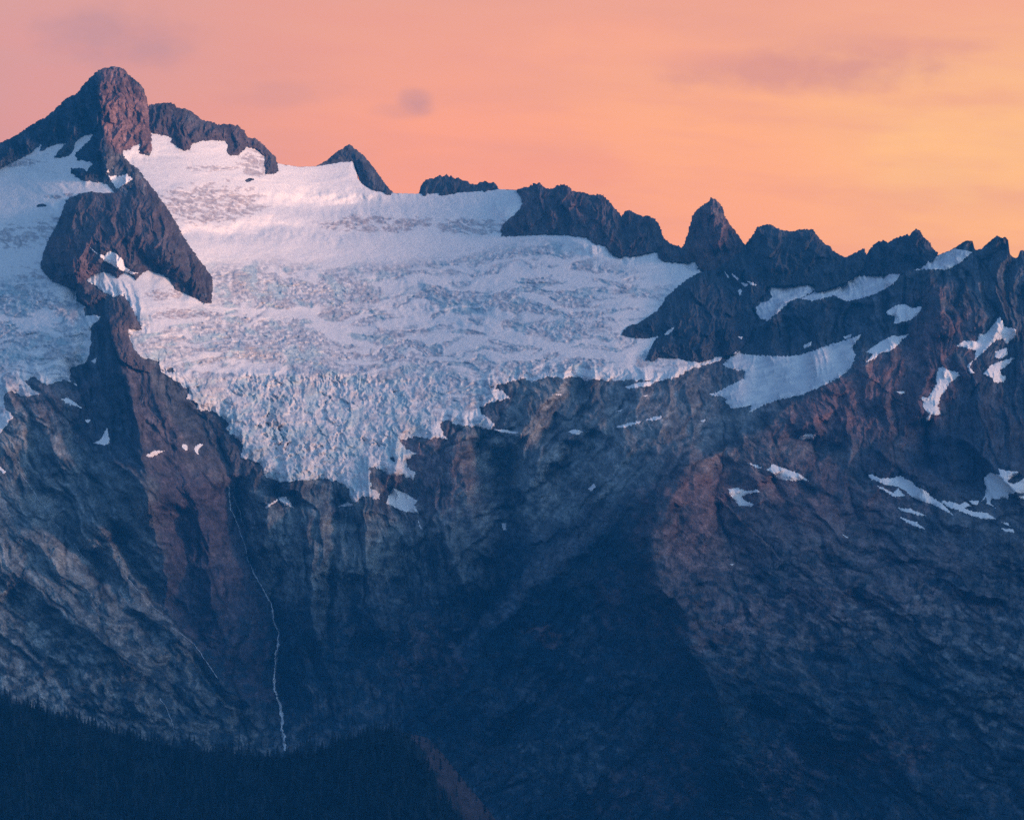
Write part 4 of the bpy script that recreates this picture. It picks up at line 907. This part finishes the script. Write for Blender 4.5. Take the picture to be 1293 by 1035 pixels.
while u < 612:
    t_ = np.interp(u, HX[:, 0], HX[:, 1]); k_ = 1.0 if u < 520 else 0.55
    crest.append((u, t_ + rng.rand() * 6 + 0.5, (0.6 + 1.0 * rng.rand() ** 1.6) * k_ * (1 + 0.25 * math.sin(u / 17.0) * math.sin(u / 5.3))))
    u += (2.6 + 2.4 * rng.rand()) * (1 if u < 520 else 1.7)
front = []
for i in range(5200):
    a = -72 + rng.rand() * 760; t0 = np.interp(a, HX[:, 0], HX[:, 1]); b = t0 + 3 + rng.rand() ** 0.9 * (1085 - t0 - 3)
    if b > 1085 or t0 > 1080: continue
    cx = 560 + 0.55 * (b - 950)
    if abs(a - cx) < 30 and rng.rand() < 0.9: continue
    if a > cx + 30 and rng.rand() < 0.5: continue
    front.append((a, b, 0.7 + 0.75 * rng.rand() ** 1.6))
seen = [f for f in front if f[1] < 1050]
order = sorted(range(len(seen)), key=lambda i: -seen[i][2])
nbig = 298 - len(crest)
big = [seen[i] for i in order[:nbig]]; bigset = set(order[:nbig])
rest = [seen[i] for i in range(len(seen)) if i not in bigset] + [f for f in front if f[1] >= 1050]
def tree_loc(a, b):
    D = float(hillD(np.array([a]), np.array([b]))[0])
    return ((a - CX) / F * D, D, CZ + (CY - b) / F * D - 0.5)
for k, (a, b, sc) in enumerate(crest + big):
    o = tm[k % 6].copy()
    o.location = tree_loc(a, b); o.rotation_euler = (0, 0, rng.rand() * 6.28); wdt = sc * (0.85 + 0.4 * rng.rand()); o.scale = (wdt, wdt, sc)
    cr = k < len(crest)
    link(o, 'dark pointed conifer on the near hill\'s skyline crest' if cr else 'dark tall conifer standing out of the forest below the near crest', 'tree', 'conifers along the near crest' if cr else 'tall conifers on the near slope')
def forest_mesh(name, items, variants, mat, locf, label):
    V_, T_, C_ = [], [], []; n = 0
    for k, (a, b, sc) in enumerate(items):
        v, t, c = variants[k % len(variants)]
        an = rng.rand() * 6.28; ca, sa = math.cos(an), math.sin(an)
        q_ = np.stack([(v[:, 0] * ca - v[:, 1] * sa) * sc, (v[:, 0] * sa + v[:, 1] * ca) * sc, v[:, 2] * sc], 1) + np.array(locf(a, b))
        V_.append(q_); T_.append(t + n); C_.append(c * (0.15 + 0.8 * rng.rand() ** 3 + 0.5 * max(0, float(fbm(np.array([a / 40], np.float32), np.array([b / 20], np.float32), 2, 1200)[0])))); n += len(v)
    o = put_mesh(name, np.concatenate(V_), np.zeros((0, 4), int), np.concatenate(C_), mat, False, np.concatenate(T_))
    link(o, label, None, None, 'stuff')
LOW = [conifer(rng, 20.0, 5, 6) for i in range(5)]
forest_mesh('forest', rest, LOW, M_TREE, tree_loc, 'dense dark conifer forest covering the near hill')
# scattered timber on the far lower slopes
far = []
dens = np.clip(sstep(0.0, 0.5, scr) * 0.8 + 0.5 * (ALB[..., 0] < 0.03), 0, 1)
tries = 0
while len(far) < 9000 and tries < 200000:
    tries += 1
    a = rng.rand() * 1300 - 5; b = 660 + rng.rand() * 400
    if a < 500 and b < 700: continue
    if a < 330 and rng.rand() < 0.93: continue
    d_ = dens[int(b - V0), int(a - U0)]
    if rng.rand() < d_ ** 1.5:
        far.append((a, b, 0.30 + 0.42 * rng.rand()))
def far_loc(a, b):
    D = float(samp(D_M, np.array([a], np.float32), np.array([b], np.float32))[0])
    return ((a - CX) / F * D, D, CZ + (CY - b) / F * D - 0.5)
TINY = [conifer(rng, 20.0, 3, 6) for i in range(4)]
forest_mesh('forest', far, TINY, M_TREE, far_loc, 'scattered timber and scrub on the lower mountain slopes')

# ---------------------------------------------------------------- air
hz = bpy.data.materials.new('haze'); hz.use_nodes = True
t = hz.node_tree
for n in list(t.nodes): t.nodes.remove(n)
pv = t.nodes.new('ShaderNodeVolumePrincipled'); pv.inputs['Color'].default_value = (0.03, 0.38, 1.0, 1); pv.inputs['Density'].default_value = 2.55e-5
pv.inputs['Anisotropy'].default_value = 0.0
mo = t.nodes.new('ShaderNodeOutputMaterial'); t.links.new(pv.outputs[0], mo.inputs['Volume'])
me = bpy.data.meshes.new('haze')
x0, x1, y0, y1, z0, z1 = -9000, 9000, -1500, 12800, 299, 2600
me.from_pydata([(x0, y0, z0), (x1, y0, z0), (x1, y1, z0), (x0, y1, z0), (x0, y0, z1), (x1, y0, z1), (x1, y1, z1), (x0, y1, z1)], [],
               [(0, 3, 2, 1), (4, 5, 6, 7), (0, 1, 5, 4), (1, 2, 6, 5), (2, 3, 7, 6), (3, 0, 4, 7)])
me.materials.append(hz)
link(bpy.data.objects.new('haze', me), None, None, None, 'stuff')
